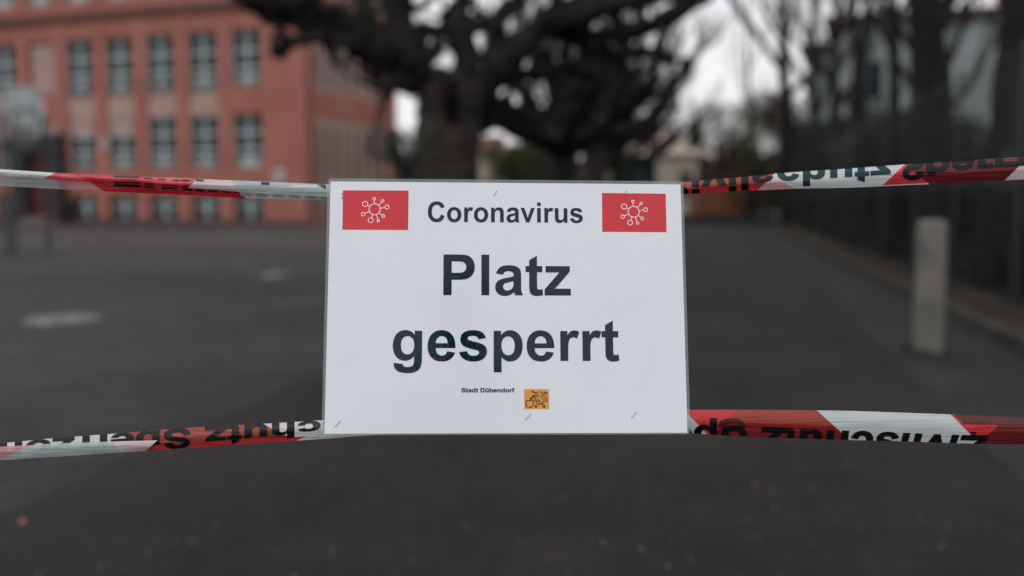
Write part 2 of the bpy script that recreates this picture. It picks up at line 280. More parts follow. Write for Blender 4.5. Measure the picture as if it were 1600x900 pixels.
# ------------------------------------------------------------------ letter shapes (bold grotesque, 2048 units per em)
GL = {
'C': (1479, "M1087 539L1374 448Q1308 208 1154.5 91.5Q1001 -25 765 -25Q473 -25 285 174.5Q97 374 97 720Q97 1086 286 1288.5Q475 1491 783 1491Q1052 1491 1220 1332Q1320 1238 1370 1062L1077 992Q1051 1106 968.5 1172Q886 1238 768 1238Q605 1238 503.5 1121Q402 1004 402 742Q402 464 502 346Q602 228 762 228Q880 228 965 303Q1050 378 1087 539Z"),
'o': (1251, "M82 546Q82 686 151 817Q220 948 346.5 1017Q473 1086 629 1086Q870 1086 1024 929.5Q1178 773 1178 534Q1178 293 1022.5 134.5Q867 -24 631 -24Q485 -24 352.5 42Q220 108 151 235.5Q82 363 82 546ZM370 531Q370 373 445 289Q520 205 630 205Q740 205 814.5 289Q889 373 889 533Q889 689 814.5 773Q740 857 630 857Q520 857 445 773Q370 689 370 531Z"),
'r': (797, "M416 0L135 0L135 1062L396 1062L396 911Q463 1018 516.5 1052Q570 1086 638 1086Q734 1086 823 1033L736 788Q665 834 604 834Q545 834 504 801.5Q463 769 439.5 684Q416 599 416 328Z"),
'n': (1251, "M1113 0L832 0L832 542Q832 714 814 764.5Q796 815 755.5 843Q715 871 658 871Q585 871 527 831Q469 791 447.5 725Q426 659 426 481L426 0L145 0L145 1062L406 1062L406 906Q545 1086 756 1086Q849 1086 926 1052.5Q1003 1019 1042.5 967Q1082 915 1097.5 849Q1113 783 1113 660Z"),
'a': (1139, "M357 738L102 784Q145 938 250 1012Q355 1086 562 1086Q750 1086 842 1041.5Q934 997 971.5 928.5Q1009 860 1009 677L1006 349Q1006 209 1019.5 142.5Q1033 76 1070 0L792 0Q781 28 765 83Q758 108 755 116Q683 46 601 11Q519 -24 426 -24Q262 -24 167.5 65Q73 154 73 290Q73 380 116 450.5Q159 521 236.5 558.5Q314 596 460 624Q657 661 733 693L733 721Q733 802 693 836.5Q653 871 542 871Q467 871 425 841.5Q383 812 357 738ZM733 510Q679 492 562 467Q445 442 409 418Q354 379 354 319Q354 260 398 217Q442 174 510 174Q586 174 655 224Q706 262 722 317Q733 353 733 454Z"),
's': (1139, "M48 303L330 346Q348 264 403 221.5Q458 179 557 179Q666 179 721 219Q758 247 758 294Q758 326 738 347Q717 367 644 384Q304 459 213 521Q87 607 87 760Q87 898 196 992Q305 1086 534 1086Q752 1086 858 1015Q964 944 1004 805L739 756Q722 818 674.5 851Q627 884 539 884Q428 884 380 853Q348 831 348 796Q348 766 376 745Q414 717 638.5 666Q863 615 952 541Q1040 466 1040 332Q1040 186 918 81Q796 -24 557 -24Q340 -24 213.5 64Q87 152 48 303Z"),
'e': (1139, "M762 338L1042 291Q988 137 871.5 56.5Q755 -24 580 -24Q303 -24 170 157Q65 302 65 523Q65 787 203 936.5Q341 1086 552 1086Q789 1086 926 929.5Q1063 773 1057 450L353 450Q356 325 421 255.5Q486 186 583 186Q649 186 694 222Q739 258 762 338ZM778 622Q775 744 715 807.5Q655 871 569 871Q477 871 417 804Q357 737 358 622Z"),
'v': (1139, "M440 0L12 1062L307 1062L507 520L565 339Q588 408 594 430Q608 475 624 520L826 1062L1115 1062L693 0Z"),
'i': (569, "M147 1206L147 1466L428 1466L428 1206ZM147 0L147 1062L428 1062L428 0Z"),
'u': (1251, "M847 0L847 159Q789 74 694.5 25Q600 -24 495 -24Q388 -24 303 23Q218 70 180 155Q142 240 142 390L142 1062L423 1062L423 574Q423 350 438.5 299.5Q454 249 495 219.5Q536 190 599 190Q671 190 728 229.5Q785 269 806 327.5Q827 386 827 614L827 1062L1108 1062L1108 0Z"),
'P': (1366, "M149 0L149 1466L624 1466Q894 1466 976 1444Q1102 1411 1187 1300.5Q1272 1190 1272 1015Q1272 880 1223 788Q1174 696 1098.5 643.5Q1023 591 945 574Q839 553 638 553L445 553L445 0ZM445 1218L445 802L607 802Q782 802 841 825Q900 848 933.5 897Q967 946 967 1011Q967 1091 920 1143Q873 1195 801 1208Q748 1218 588 1218Z"),
'l': (569, "M147 0L147 1466L428 1466L428 0Z"),
't': (682, "M634 1062L634 838L442 838L442 410Q442 280 447.5 258.5Q453 237 472.5 223Q492 209 520 209Q559 209 633 236L657 18Q559 -24 435 -24Q359 -24 298 1.5Q237 27 208.5 67.5Q180 108 169 177Q160 226 160 375L160 838L31 838L31 1062L160 1062L160 1273L442 1437L442 1062Z"),
'z': (1024, "M32 0L32 219L430 676Q528 788 575 835Q526 832 446 831L71 829L71 1062L947 1062L947 863L541 395L398 240Q515 247 543 247L977 247L977 0Z"),
'g': (1251, "M121 -70L442 -109Q450 -165 479 -186Q519 -216 605 -216Q715 -216 770 -183Q807 -161 826 -112Q839 -77 839 17L839 172Q713 0 521 0Q307 0 182 181Q84 324 84 537Q84 804 212.5 945Q341 1086 532 1086Q729 1086 857 913L857 1062L1120 1062L1120 109Q1120 -79 1089 -172Q1058 -265 1002 -318Q946 -371 852.5 -401Q759 -431 616 -431Q346 -431 233 -338.5Q120 -246 120 -104Q120 -90 121 -70ZM372 553Q372 384 437.5 305.5Q503 227 599 227Q702 227 773 307.5Q844 388 844 546Q844 711 776 791Q708 871 604 871Q503 871 437.5 792.5Q372 714 372 553Z"),
'p': (1251, "M139 1062L401 1062L401 906Q452 986 539 1036Q626 1086 732 1086Q917 1086 1046 941Q1175 796 1175 537Q1175 271 1045 123.5Q915 -24 730 -24Q642 -24 570.5 11Q499 46 420 131L420 -404L139 -404ZM417 549Q417 370 488 284.5Q559 199 661 199Q759 199 824 277.5Q889 356 889 535Q889 702 822 783Q755 864 656 864Q553 864 485 784.5Q417 705 417 549Z"),
'h': (1251, "M423 1466L423 927Q559 1086 748 1086Q845 1086 923 1050Q1001 1014 1040.5 958Q1080 902 1094.5 834Q1109 766 1109 623L1109 0L828 0L828 561Q828 728 812 773Q796 818 755.5 844.5Q715 871 654 871Q584 871 529 837Q474 803 448.5 734.5Q423 666 423 532L423 0L142 0L142 1466Z"),
'S': (1366, "M74 477L362 505Q388 360 467.5 292Q547 224 682 224Q825 224 897.5 284.5Q970 345 970 426Q970 478 939.5 514.5Q909 551 833 578Q781 596 596 642Q358 701 262 787Q127 908 127 1082Q127 1194 190.5 1291.5Q254 1389 373.5 1440Q493 1491 662 1491Q938 1491 1077.5 1370Q1217 1249 1224 1047L928 1034Q909 1147 846.5 1196.5Q784 1246 659 1246Q530 1246 457 1193Q410 1159 410 1102Q410 1050 454 1013Q510 966 726 915Q942 864 1045.5 809.5Q1149 755 1207.5 660.5Q1266 566 1266 427Q1266 301 1196 191Q1126 81 998 27.5Q870 -26 679 -26Q401 -26 252 102.5Q103 231 74 477Z"),
'D': (1479, "M148 1466L689 1466Q872 1466 968 1438Q1097 1400 1189 1303Q1281 1206 1329 1065.5Q1377 925 1377 719Q1377 538 1332 407Q1277 247 1175 148Q1098 73 967 31Q869 0 705 0L148 0ZM444 1218L444 247L665 247Q789 247 844 261Q916 279 963.5 322Q1011 365 1041 463.5Q1071 562 1071 732Q1071 902 1041 993Q1011 1084 957 1135Q903 1186 820 1204Q758 1218 577 1218Z"),
'f': (682, "M24 1062L180 1062L180 1142Q180 1276 208.5 1342Q237 1408 313.5 1449.5Q390 1491 507 1491Q627 1491 742 1455L704 1259Q637 1275 575 1275Q514 1275 487.5 1246.5Q461 1218 461 1137L461 1062L671 1062L671 841L461 841L461 0L180 0L180 841L24 841Z"),
'c': (1139, "M1073 748L796 698Q782 781 732.5 823Q683 865 604 865Q499 865 436.5 792.5Q374 720 374 550Q374 361 437.5 283Q501 205 608 205Q688 205 739 250.5Q790 296 811 407L1087 360Q1044 170 922 73Q800 -24 595 -24Q362 -24 223.5 123Q85 270 85 530Q85 793 224 939.5Q363 1086 600 1086Q794 1086 908.5 1002.5Q1023 919 1073 748Z"),
'Z': (1251, "M45 0L45 267L812 1219L132 1219L132 1466L1191 1466L1191 1237L391 247L1222 247L1222 0Z"),
}
import re
def outline(ch):
    if ch == 'b': return [[(x, 1062-y) for x, y in l] for l in outline('p')]
    if ch == 'd': return [[(1251-x, 1062-y) for x, y in l] for l in outline('p')]
    if ch == 'ü':
        o = outline('u')
        return o + [[(255, 1206), (520, 1206), (520, 1466), (255, 1466)], [(730, 1206), (995, 1206), (995, 1466), (730, 1466)]]
    loops = []; cur = []; p = None
    for cmd, args in re.findall(r'([MLQZ])([^MLQZ]*)', GL[ch][1]):
        a = [float(t) for t in args.split()]
        if cmd == 'M': cur = [(a[0], a[1])]; p = cur[0]
        elif cmd == 'L': p = (a[0], a[1]); cur.append(p)
        elif cmd == 'Q':
            for k in range(1, 6):
                t = k/5; cur.append(((1-t)**2*p[0]+2*t*(1-t)*a[0]+t*t*a[2], (1-t)**2*p[1]+2*t*(1-t)*a[1]+t*t*a[3]))
            p = (a[2], a[3])
        else: loops.append(cur)
    return loops
def adv(ch): return GL['p'][0] if ch in 'bd' else (GL['u'][0] if ch == 'ü' else GL[ch][0]) if ch != ' ' else 569
def embolden(l, e):
    n = len(l); out = []
    for i in range(n):
        a, p, b = l[i-1], l[i], l[(i+1) % n]
        d1 = Vector((p[0]-a[0], p[1]-a[1])); d2 = Vector((b[0]-p[0], b[1]-p[1]))
        if d1.length < 1e-6 or d2.length < 1e-6: out.append(p); continue
        d1.normalize(); d2.normalize(); n1 = Vector((-d1.y, d1.x)); n2 = Vector((-d2.y, d2.x)); m = n1+n2
        if m.length < .2: out.append(p); continue
        m.normalize(); k = e/max(m.dot(n1), .5); out.append((p[0]+m.x*k, p[1]+m.y*k))
    return out
def text_tris(s, bold=0):
    """2D triangles of a line of text, in font units from x = 0, baseline y = 0"""
    V = []; F = []; x = 0
    for ch in s:
        if ch != ' ':
            ls = outline(ch)
            if bold: ls = [embolden(l, -bold if ch == 'b' or (ch == 'ü' and i_ > 0) else bold) for i_, l in enumerate(ls)]
            groups = [[l] for l in ls] if ch in 'iü' else [ls]
            if ch == 'ü': groups = [[ls[0]], [ls[1]], [ls[2]]]
            for g in groups:
                flat = [q for l in g for q in l]
                tr = tessellate_polygon([[Vector((a, b, 0)) for a, b in l] for l in g])
                n = len(V); V += [(a+x, b) for a, b in flat]; F += [tuple(i+n for i in t) for t in tr]
        x += adv(ch)
    return V, F, x

# ------------------------------------------------------------------ ribbons of barrier tape
class Ribbon:
    """a length of film hanging between the posts: top and bottom edge, how far it bulges, where it runs in depth"""
    def __init__(s, top, bot, Y, bulge=.005, off=0.):
        s.t = np.array(top, float); s.b = np.array(bot, float); s.Y = np.array(Y, float); s.bulge = bulge; s.off = off
    def ys(s, x): return np.interp(x, s.t[:, 0], s.t[:, 1]), np.interp(x, s.b[:, 0], s.b[:, 1])
    def P(s, x, wv, lift=0.):
        a, b = s.ys(x); Y = np.interp(x, s.Y[:, 0], s.Y[:, 1]) + s.off - s.bulge*math.sin(math.pi*min(max(wv, 0), 1)) - lift
        Y += .0012*noise.noise(Vector((x*.02, wv*2, s.off*50)))
        return at(x, a+(b-a)*wv, float(Y))
def ribbon_mesh(name, rib, x0, x1, cuts, matfn, mats, parent, w0=0., w1=1., nx=90, nw=8, lift=0.):
    bm = bmesh.new(); nx = max(2, int((x1-x0)/10))
    g = [[bm.verts.new((x0+(x1-x0)*i/nx, w0+(w1-w0)*j/nw, 0)) for j in range(nw+1)] for i in range(nx+1)]
    for i in range(nx):
        for j in range(nw): bm.faces.new((g[i][j], g[i+1][j], g[i+1][j+1], g[i][j+1]))
    for (xa, wa), (xb, wb) in cuts:
        nrm = Vector((wb-wa, -(xb-xa), 0))
        # scale so that the normal is sane in the stretched space
        geom = bm.verts[:] + bm.edges[:] + bm.faces[:]
        bmesh.ops.bisect_plane(bm, geom=geom, plane_co=(xa, wa, 0), plane_no=nrm.normalized(), dist=1e-6)
    dead = []
    for f in bm.faces:
        c = f.calc_center_median(); k = matfn(c.x, c.y); f.smooth = True
        if k == 99: dead.append(f)
        else: f.material_index = k
    if dead: bmesh.ops.delete(bm, geom=dead, context='FACES')
    for v in bm.verts: v.co = rib.P(v.co.x, v.co.y, lift)
    me = bpy.data.meshes.new(name); bm.to_mesh(me); bm.free()
    for m in mats: me.materials.append(m)
    o = bpy.data.objects.new(name, me); C.objects.link(o); o.parent = parent
    return o
def line_side(x, wv, cut):
    """x of a slanted cut at height wv -> is the point to the left of it"""
    (xa, wa), (xb, wb) = cut
    return x < xa + (xb-xa)*(wv-wa)/(wb-wa)
def ribbon_print(name, rib, VF, tf, m, parent, w0=0., w1=1., lift=.0006, x0=-1e9, x1=1e9, extra=None):
    """print flat shapes on a ribbon: tf maps shape coordinates to (x, px below the top edge); what falls past a fold is cut off"""
    V, F = VF; bm = bmesh.new(); vs = []
    for a, b in V:
        x, y = tf(a, b); t, bt = rib.ys(x); vs.append(bm.verts.new((x, (y)/(bt-t), 0)))
    for f in F:
        try: bm.faces.new([vs[i] for i in f])
        except ValueError: pass
    def cut(co, no):
        bmesh.ops.bisect_plane(bm, geom=bm.verts[:]+bm.edges[:]+bm.faces[:], plane_co=co, plane_no=no, clear_outer=True, dist=1e-7)
    cut((0, w0, 0), (0, -1, 0)); cut((0, w1, 0), (0, 1, 0))
    if x0 > -1e8: cut((x0, 0, 0), (-1, 0, 0))
    if x1 < 1e8: cut((x1, 0, 0), (1, 0, 0))
    if extra:
        for co, no in extra: cut(co, no)
    if not bm.verts: bm.free(); return None
    xs = [v.co.x for v in bm.verts]; a, b = min(xs), max(xs); x = a+4
    while x < b:
        bmesh.ops.bisect_plane(bm, geom=bm.verts[:]+bm.edges[:]+bm.faces[:], plane_co=(x, 0, 0), plane_no=(1, 0, 0), dist=1e-6); x += 5
    for k in range(1, 8):
        bmesh.ops.bisect_plane(bm, geom=bm.verts[:]+bm.edges[:]+bm.faces[:], plane_co=(0, k/8, 0), plane_no=(0, 1, 0), dist=1e-6)
    for v in bm.verts: v.co = rib.P(v.co.x, v.co.y, lift)
    for f in bm.faces: f.smooth = True
    me = bpy.data.meshes.new(name); bm.to_mesh(me); bm.free(); me.materials.append(m)
    o = bpy.data.objects.new(name, me); C.objects.link(o); o.parent = parent
    return o
def blocks(rects):
    V = []; F = []
    for x0, x1, y0, y1 in rects:
        n = len(V); V += [(x0, y0), (x1, y0), (x1, y1), (x0, y1)]; F.append((n, n+1, n+2, n+3))
    return V, F
# ------------------------------------------------------------------ THE SETTING: ground, lane, pavement, kerb
KX = lambda Y: 3.81 + .196*(Y-7.46)          # kerb line
PX = lambda Y: 2.55 + .222*(Y-6.2)           # pavement edge
TX = lambda Y: -.9 + .208*(Y-14)             # row of plane trees
def sheet(name, m, pts, z):
    q = MB(); q.add([(x, y, z) for x, y in pts], [tuple(range(len(pts)))]); o = q.build(name, m); o['kind'] = 'structure'; return o
sheet('asphalt_playground', M['asphalt'], [(-600, -300), (600, -300), (600, 900), (-600, 900)], 0)
Ys = [-6, 2, 6, 12, 20, 30, 45, 60]
fg = lambda k: [(-90, 19.5+k), (-40, 19+k), (-20, 20.5+k), (-9, 19.8+k), (-3, 20.6+k), (TX(20+k)+1.1, 20+k), (TX(60)+1.1, 60), (-60, 75), (-90, 75)]  # outline shared by two paler sheets that step lighter towards the school
sheet('mid_tone_asphalt', M['mid_tone'], fg(-5), .003)
sheet('school_forecourt', M['far_tone'], fg(4), .006)
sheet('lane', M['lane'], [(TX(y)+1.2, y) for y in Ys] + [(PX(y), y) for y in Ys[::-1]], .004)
sheet('pavement', M['path'], [(PX(y), y) for y in Ys] + [(KX(y), y) for y in Ys[::-1]], .008)
sheet('soil_verge', M['soil'], [(KX(y)+.14, y) for y in Ys] + [(KX(y)+26, y) for y in Ys[::-1]], .05)
kerb = empty('kerb'); kerb['kind'] = 'structure'
kd = Vector((.196, 1, 0)).normalized(); kang = math.atan2(-kd.x, kd.y)
kb = boxo('kerb_stone', M['kerb'], kerb, -.0, .14, .006, .994, 0, .12, bevel=.012)
kb.location = (KX(2), 2, 0); kb.rotation_euler = (0, 0, kang)
for i in range(1, 46):
    c = kb.copy(); C.objects.link(c); p = Vector((KX(2), 2, 0)) + kd*i
    c.location = (p.x+random.uniform(-.006, .006), p.y, random.uniform(-.008, .004)); c.rotation_euler = (0, 0, kang+random.uniform(-.006, .006))
# worn painted markings on the playground
def blotch(name, cx, cy, rx, ry, label, z=.006, rot=0., jag=.3, seed=1):
    random.seed(seed); n = 34; q = MB(); pts = []
    for k in range(n):
        a = 2*math.pi*k/n; r = 1 - jag*random.random(); x, y = rx*math.cos(a)*r, ry*math.sin(a)*r
        pts.append((cx+x*math.cos(rot)-y*math.sin(rot), cy+x*math.sin(rot)+y*math.cos(rot), z))
    q.add(pts, [tuple(range(n))]); o = q.build(name, M['paint'])
    return tag(o, label, 'floor marking', 'worn painted markings on the playground')
blotch('painted_marking', -4.32, 9.5, .42, .5, 'larger worn white painted patch on dark asphalt, nearer the camera on the left', rot=.2, seed=3)
blotch('painted_marking', -3.6, 15.2, .32, .7, 'smaller faint white painted patch on the asphalt just left of the notice', seed=5, jag=.55)

# fallen leaf
q = MB()
lp = at(34, 820, 3.45)
for k in range(2):
    s = 1 if k else -1
    q.add([(0, -.03, .004), (s*.018, -.012, .012), (s*.022, .008, .018), (s*.008, .026, .012), (0, .036, .006)], [(0, 1, 2, 3, 4)])
q.tube([(0, -.03, .004), (.004, -.05, .008)], .0012, 4)
lf = q.build('fallen_leaf', mat('orange_dead_leaf', (.3, .14, .11), .7, .2, var=.2, vscale=30)); lf.location = (lp.x, lp.y, .006); lf.rotation_euler = (.1, .1, .6); lf.scale = (.6, .6, .6)
tag(lf, 'small curled orange dead leaf lying alone on the dark asphalt', 'leaf')
random.seed(9)
ll = [(1330, 865, 3.0), (250, 745, 4.1), (1180, 760, 4.0)]
for x, y, Y in ll:
    p = at(x, y, Y); t = (CAMZ)/(CAMZ-p.z); c = lf.copy(); C.objects.link(c); c.location = (p.x*t, p.y*t, .006); c.scale = (.28,)*3; c.rotation_euler = (.2, -.1, random.uniform(0, 6))
    c['label'] = {1330: 'tiny dry leaf on asphalt at the bottom right below the tape', 250: 'tiny dry leaf on asphalt below the lower left tape', 1180: 'tiny dry leaf on asphalt below the lower right tape near the notice'}[x]
    c['group'] = 'tiny dry leaves on the asphalt'

# loose grit on the asphalt
rs_ = np.random.RandomState(3); n_ = 2600; V_ = []; F_ = []
yy = 1.2+rs_.rand(n_)**1.5*13; xx = (rs_.rand(n_)-.5)*yy*1.35
for i in range(n_):
    a_ = .0022+.005*rs_.rand()**3; x_, y_ = xx[i], yy[i]; b_ = a_*rs_.uniform(.6, 1.3); k_ = len(V_)
    V_ += [(x_-a_, y_, .008), (x_, y_-b_, .008), (x_+a_, y_, .008), (x_, y_+b_, .008), (x_+a_*.2, y_, .008+a_*.9)]
    F_ += [(k_, k_+1, k_+4), (k_+1, k_+2, k_+4), (k_+2, k_+3, k_+4), (k_+3, k_, k_+4)]
g_ = MB(); g_.v = V_; g_.f = F_; g_.m = [0]*len(F_)
tag(g_.build('grit', mat('pale_grit', (.10, .095, .09), .9, .2, col2=(.30, .27, .25), vscale=40)), 'pale loose grit scattered over the dark asphalt', 'grit', kind='stuff')

# ------------------------------------------------------------------ SCHOOL BUILDING
school = empty('school_building', (0, 0, 0), 0, 'salmon rendered four storey school building with grey windows and beige panels', 'building')
ang = math.atan2(-.335, .942)            # face A runs to the left and away
school.location = (-8.97, 43.6, 0); school.rotation_euler = (0, 0, ang)
# local frame: x to the right along face A (corner at 0, facade to x<0), y into the building; face B lies on x = 0 running to y>0
WIN_W = 1.62; SP = 2.3; FIRST = 2.95-.81
rows = [(.25, 1.35), (2.55, 4.95), (6.15, 8.65), (10.35, 12.7)]
EAVE = 13.6; LA = 30.0; LB = 9.0
boxo('wall', M['salmond'], school, -LA, -.30, .30, LB-.3, 0, EAVE-.02)
cols = [-(FIRST+SP*k) for k in range(12)]     # right edges of the windows
def winx(k): return cols[k]-WIN_W, cols[k]
# pilasters between the windows
edges = [0] + [e for k in range(12) for e in (cols[k], cols[k]-WIN_W)] + [-LA]
pil_mesh = {}
for i in range(0, len(edges)-1, 2):
    x1, x0 = edges[i], edges[i+1]
    if i == 2*5: pass
    boxo('pilaster', M['salmon'], school, x0, x1, 0, .298, 0, EAVE)
# spandrels and panels in each window bay
for k in range(12):
    x0, x1 = winx(k)
    zs = [0] + [z for r in rows for z in r] + [EAVE-.01]
    for j in range(0, len(zs)-1, 2):
        beige = j == 4 and k in (1, 2, 3, 4)
        boxo('spandrel_panel', M['beige'] if beige else M['salmon'], school, x0+.002, x1-.002, (.13 if beige else .03), .296, zs[j], zs[j+1])
# window: frame with mullion and transoms, panes, sill, and blinds behind some panes
def make_window(wd, z0, z1, nx, ny):
    h = z1-z0; f = MB(); t = .06; tz = [h*.34, h*.66] if ny == 3 else [h*.55]
    f.box(0, wd, 0, .06, 0, t); f.box(0, wd, 0, .06, h-t, h); f.box(0, t, 0, .06, t, h-t); f.box(wd-t, wd, 0, .06, t, h-t)
    fr = f.build('window', M['frame'])
    boxo('mullion', M['wpaint'], fr, wd/2-.065, wd/2+.065, -.006, .058, t, h-t)
    for z in tz: boxo('transom', M['wpaint'], fr, t, wd-t, -.002, .056, z-.045, z+.045)
    zs = [t]+tz+[h-t]
    for i in range(nx):
        for j in range(len(zs)-1): boxo('pane', M['glass'], fr, wd*i/nx+.04, wd*(i+1)/nx-.04, .02, .035, zs[j]+.03, zs[j+1]-.03)
    boxo('sill', M['concrete'], fr, -.06, wd+.06, -.12, .0, -.07, -.004)
    return fr
protos = {}
def surround(x0, x1, z0, z1):
    boxo('window_jamb', M['beige'], school, x0+.004, x0+.125, .14, .294, z0+.004, z1-.004)
    boxo('window_jamb', M['beige'], school, x1-.125, x1-.004, .14, .294, z0+.004, z1-.004)
for ri, (z0, z1) in enumerate(rows):
    for k in range(12):
        x0, x1 = winx(k)
        if ri == 2 and k == 5 or ri == 1 and k == 5:      # blind bay with a flat panel
            boxo('blind_panel', M['pinkp'], school, x0+.1, x1-.1, .2, .26, z0+.08, z1-.08)
            boxo('panel_surround', M['darkst'] if ri == 1 else M['beige'], school, x0+.004, x1-.004, .262, .29, z0, z1); continue
        if ri == 0 and k in (5,): continue
        key = ri == 0
        if not key: surround(x0, x1, z0, z1)
        if key not in protos: o = protos[key] = make_window(WIN_W-.26, z0, z1, 2, 2 if key else 3)
        else: o = copy_tree(protos[key])
        o.parent = school; o.location = (x0+.13, .16, z0)
        r = random.random()
        if ri in (1, 2):
            sh = (0, .12, -.1, .05, 0)[(k*3+ri) % 5]
            boxo('blind', M['curtain'], o, .16, WIN_W-.26-.16, .010, .016, .07, .36+sh)
        if ri == 1 and k in (3, 4, 6): boxo('awning', M['pinkp'], o, .08, WIN_W-.34, -.03, -.006, 1.65, 2.33)
boxo('cornice', M['cornice'], school, -LA-.1, .18, -.18, -.003, 9.55, 9.85)
boxo('cornice', M['cornice'], school, .003, .18, -.003+.001, LB, 9.55, 9.85)
boxo('eave', M['cornice'], school, -LA-.6, .6, -.6, LB+.6, EAVE+.005, EAVE+.3)
q = MB(); x0, x1, y0, y1, z = -LA-.6, .6, -.6, LB+.6, EAVE+.304
q.add([(x0, y0, z), (x1, y0, z), (x1, y1, z), (x0, y1, z), (x0+4, (y0+y1)/2, z+3.5), (x1-4, (y0+y1)/2, z+3.5)], [(0, 1, 5, 4), (1, 2, 5), (2, 3, 4, 5), (3, 0, 4), (0, 3, 2, 1)])
q.build('roof', M['rooft'], school)
boxo('plinth', M['darkst'], school, -LA, .06, -.06, -.003, 0, .22)
# gable face B with close narrow windows in beige bays
boxo('corner_pilaster', M['salmond'], school, -.298, -.002, .3, .7, 0, EAVE-.01)
boxo('end_pilaster', M['salmon'], school, -.298, 0, LB-.9, LB, 0, EAVE)
bz = [(0, .3, 'salmon'), (.3, 1.5, 'beige'), (1.5, 1.95, 'salmon'), (1.95, 4.75, 'beige'), (4.75, 6.0, 'salmon'), (6.0, 9.35, 'beige'), (9.35, 10.2, 'salmon'), (10.2, 12.8, 'beige'), (12.8, EAVE-.005, 'salmon')]
for a, b, m in bz: boxo('band', M[m], school, -.28, -.03 if m == 'beige' else -.001, .702, LB-.902, a, b)
def make_narrow(h):
    f = MB(); wd = .46
    f.box(0, .05, 0, wd, 0, .05); f.box(0, .05, 0, wd, h-.05, h); f.box(0, .05, 0, .05, .05, h-.05); f.box(0, .05, wd-.05, wd, .05, h-.05); f.box(0, .05, .05, wd-.05, h*.6, h*.6+.05)
    fr = f.build('window', M['beige'])
    boxo('pane', M['glass'], fr, .015, .03, .05, wd-.05, .05, h*.6); boxo('pane', M['glass'], fr, .015, .03, .05, wd-.05, h*.6+.05, h-.05)
    return fr
nw = {}
for a, b in ((.35, 1.35), (2.1, 4.5), (6.2, 9.0), (10.3, 12.6)):
    h = round(b-a, 2)
    for k in range(7):
        if h not in nw: o = nw[h] = make_narrow(h)
        else: o = copy_tree(nw[h])
        o.parent = school; o.location = (-.035+.01, .95+k*1.02, a)
# entrance portal
xe = -(FIRST+SP*5+WIN_W/2)
ent = boxo('entrance_surround', M['darkst'], school, xe-1.55, xe-.85, -.5, -.002, .0, 4.3)
boxo('entrance_surround', M['darkst'], school, xe+.85, xe+1.35, -.5, -.002, .0, 4.3)
boxo('entrance_lintel', M['darkst'], school, xe-.848, xe+.848, -.5, -.002, 3.35, 4.3)
for s in (0, 1):
    d = boxo('door', M['door'], school, xe-.84+s*.85, xe-.01+s*.85, -.12, -.05, .3, 3.34)
    for zz in (.25, 1.3, 2.2): boxo('door_panel', M['door'], d, xe-.70+s*.85, xe-.15+s*.85, -.15, -.122, .3+zz, .3+zz+.75)
    boxo('handle', M['metal'], d, xe-.1+s*.1, xe-.07+s*.1, -.19, -.122, 1.2, 1.6)
boxo('step', M['concrete'], school, xe-1.3, xe+1.3, -.9, -.502, 0, .15); boxo('step', M['concrete'], school, xe-.846, xe+.846, -.5, -.125, 0, .29)
q = MB(); px = -(FIRST+SP*4-.45)
q.tube([(cols[4]+.55, -.03, 3.75), (cols[4]+.55, -.002, 3.75)], .32, 20)
q.build('round_plaque', M['pinkp'], school)
q = MB(); q.tube([(-1.3, -.12, 2.2), (-1.3, -.002, 2.2)], .3, 16); q.build('wall_lamp', M['curtain'], school)

# ------------------------------------------------------------------ BASKETBALL HOOPS
def make_hoop():
    e = empty('basketball_hoop')
    for s in (-1, 1):
        q = MB(); q.tube([(s*.33, .15, 0), (s*.33, .15, 2.9), (s*.25, .02, 3.0)], .045, 8); q.build('post', M['dmetal'], e)
    q = MB(); q.tube([(-.33, .15, 2.2), (.33, .15, 2.2)], .03, 6); q.build('crossbar', M['dmetal'], e)
    n = 18; pts = [(-.26, 2.45), (.26, 2.45)] + [(.38*math.cos(math.pi*k/n), 3.0+.5*math.sin(math.pi*k/n)) for k in range(n+1)]
    q = MB(); N = len(pts)
    q.add([(x, -.02, z) for x, z in pts]+[(x, .02, z) for x, z in pts], [tuple(range(N)), tuple(range(N, 2*N))[::-1]]+[(i, i+N, (i+1) % N+N, (i+1) % N) for i in range(N)])
    q.build('backboard', M['board'], e)
    q = MB()
    for x0, x1, z0, z1 in ((-.22, .22, 2.62, 2.66), (-.22, .22, 2.98, 3.02), (-.24, -.2, 2.66, 2.98), (.2, .24, 2.66, 2.98)): q.box(x0, x1, -.03, -.021, z0, z1)
    q.build('target_square', M['dmetal'], e)
    q = MB(); q.tube([(.2*math.cos(a), -.28+.2*math.sin(a), 2.6) for a in [2*math.pi*k/20 for k in range(21)]], .012, 6); q.build('rim', mat('rim_orange', (.3, .06, .03), .5), e)
    q = MB()
    for k in range(12):
        a = 2*math.pi*k/12; b = a+.5; q.tube([(.2*math.cos(a), -.28+.2*math.sin(a), 2.6), (.12*math.cos(b), -.28+.12*math.sin(b), 2.2)], .006, 4)
        q.tube([(.2*math.cos(b), -.28+.2*math.sin(b), 2.6), (.12*math.cos(a), -.28+.12*math.sin(a), 2.2)], .006, 4)
    q.build('net', M['metal'], e); return e
hp = make_hoop(); hp.location = (at(44, 300, 21).x, 21, 0); hp.rotation_euler = (0, 0, R_(14))
tag(hp, 'basketball hoop with pale round-topped backboard on two dark posts before the school entrance', 'basketball hoop', 'basketball hoops on the playground')
h2 = copy_tree(hp); h2.location = (at(-24, 300, 20).x, 20, -.25); h2['label'] = 'basketball hoop cut off by the left edge, only a sliver of its pale board showing'
h2.location.z = 0

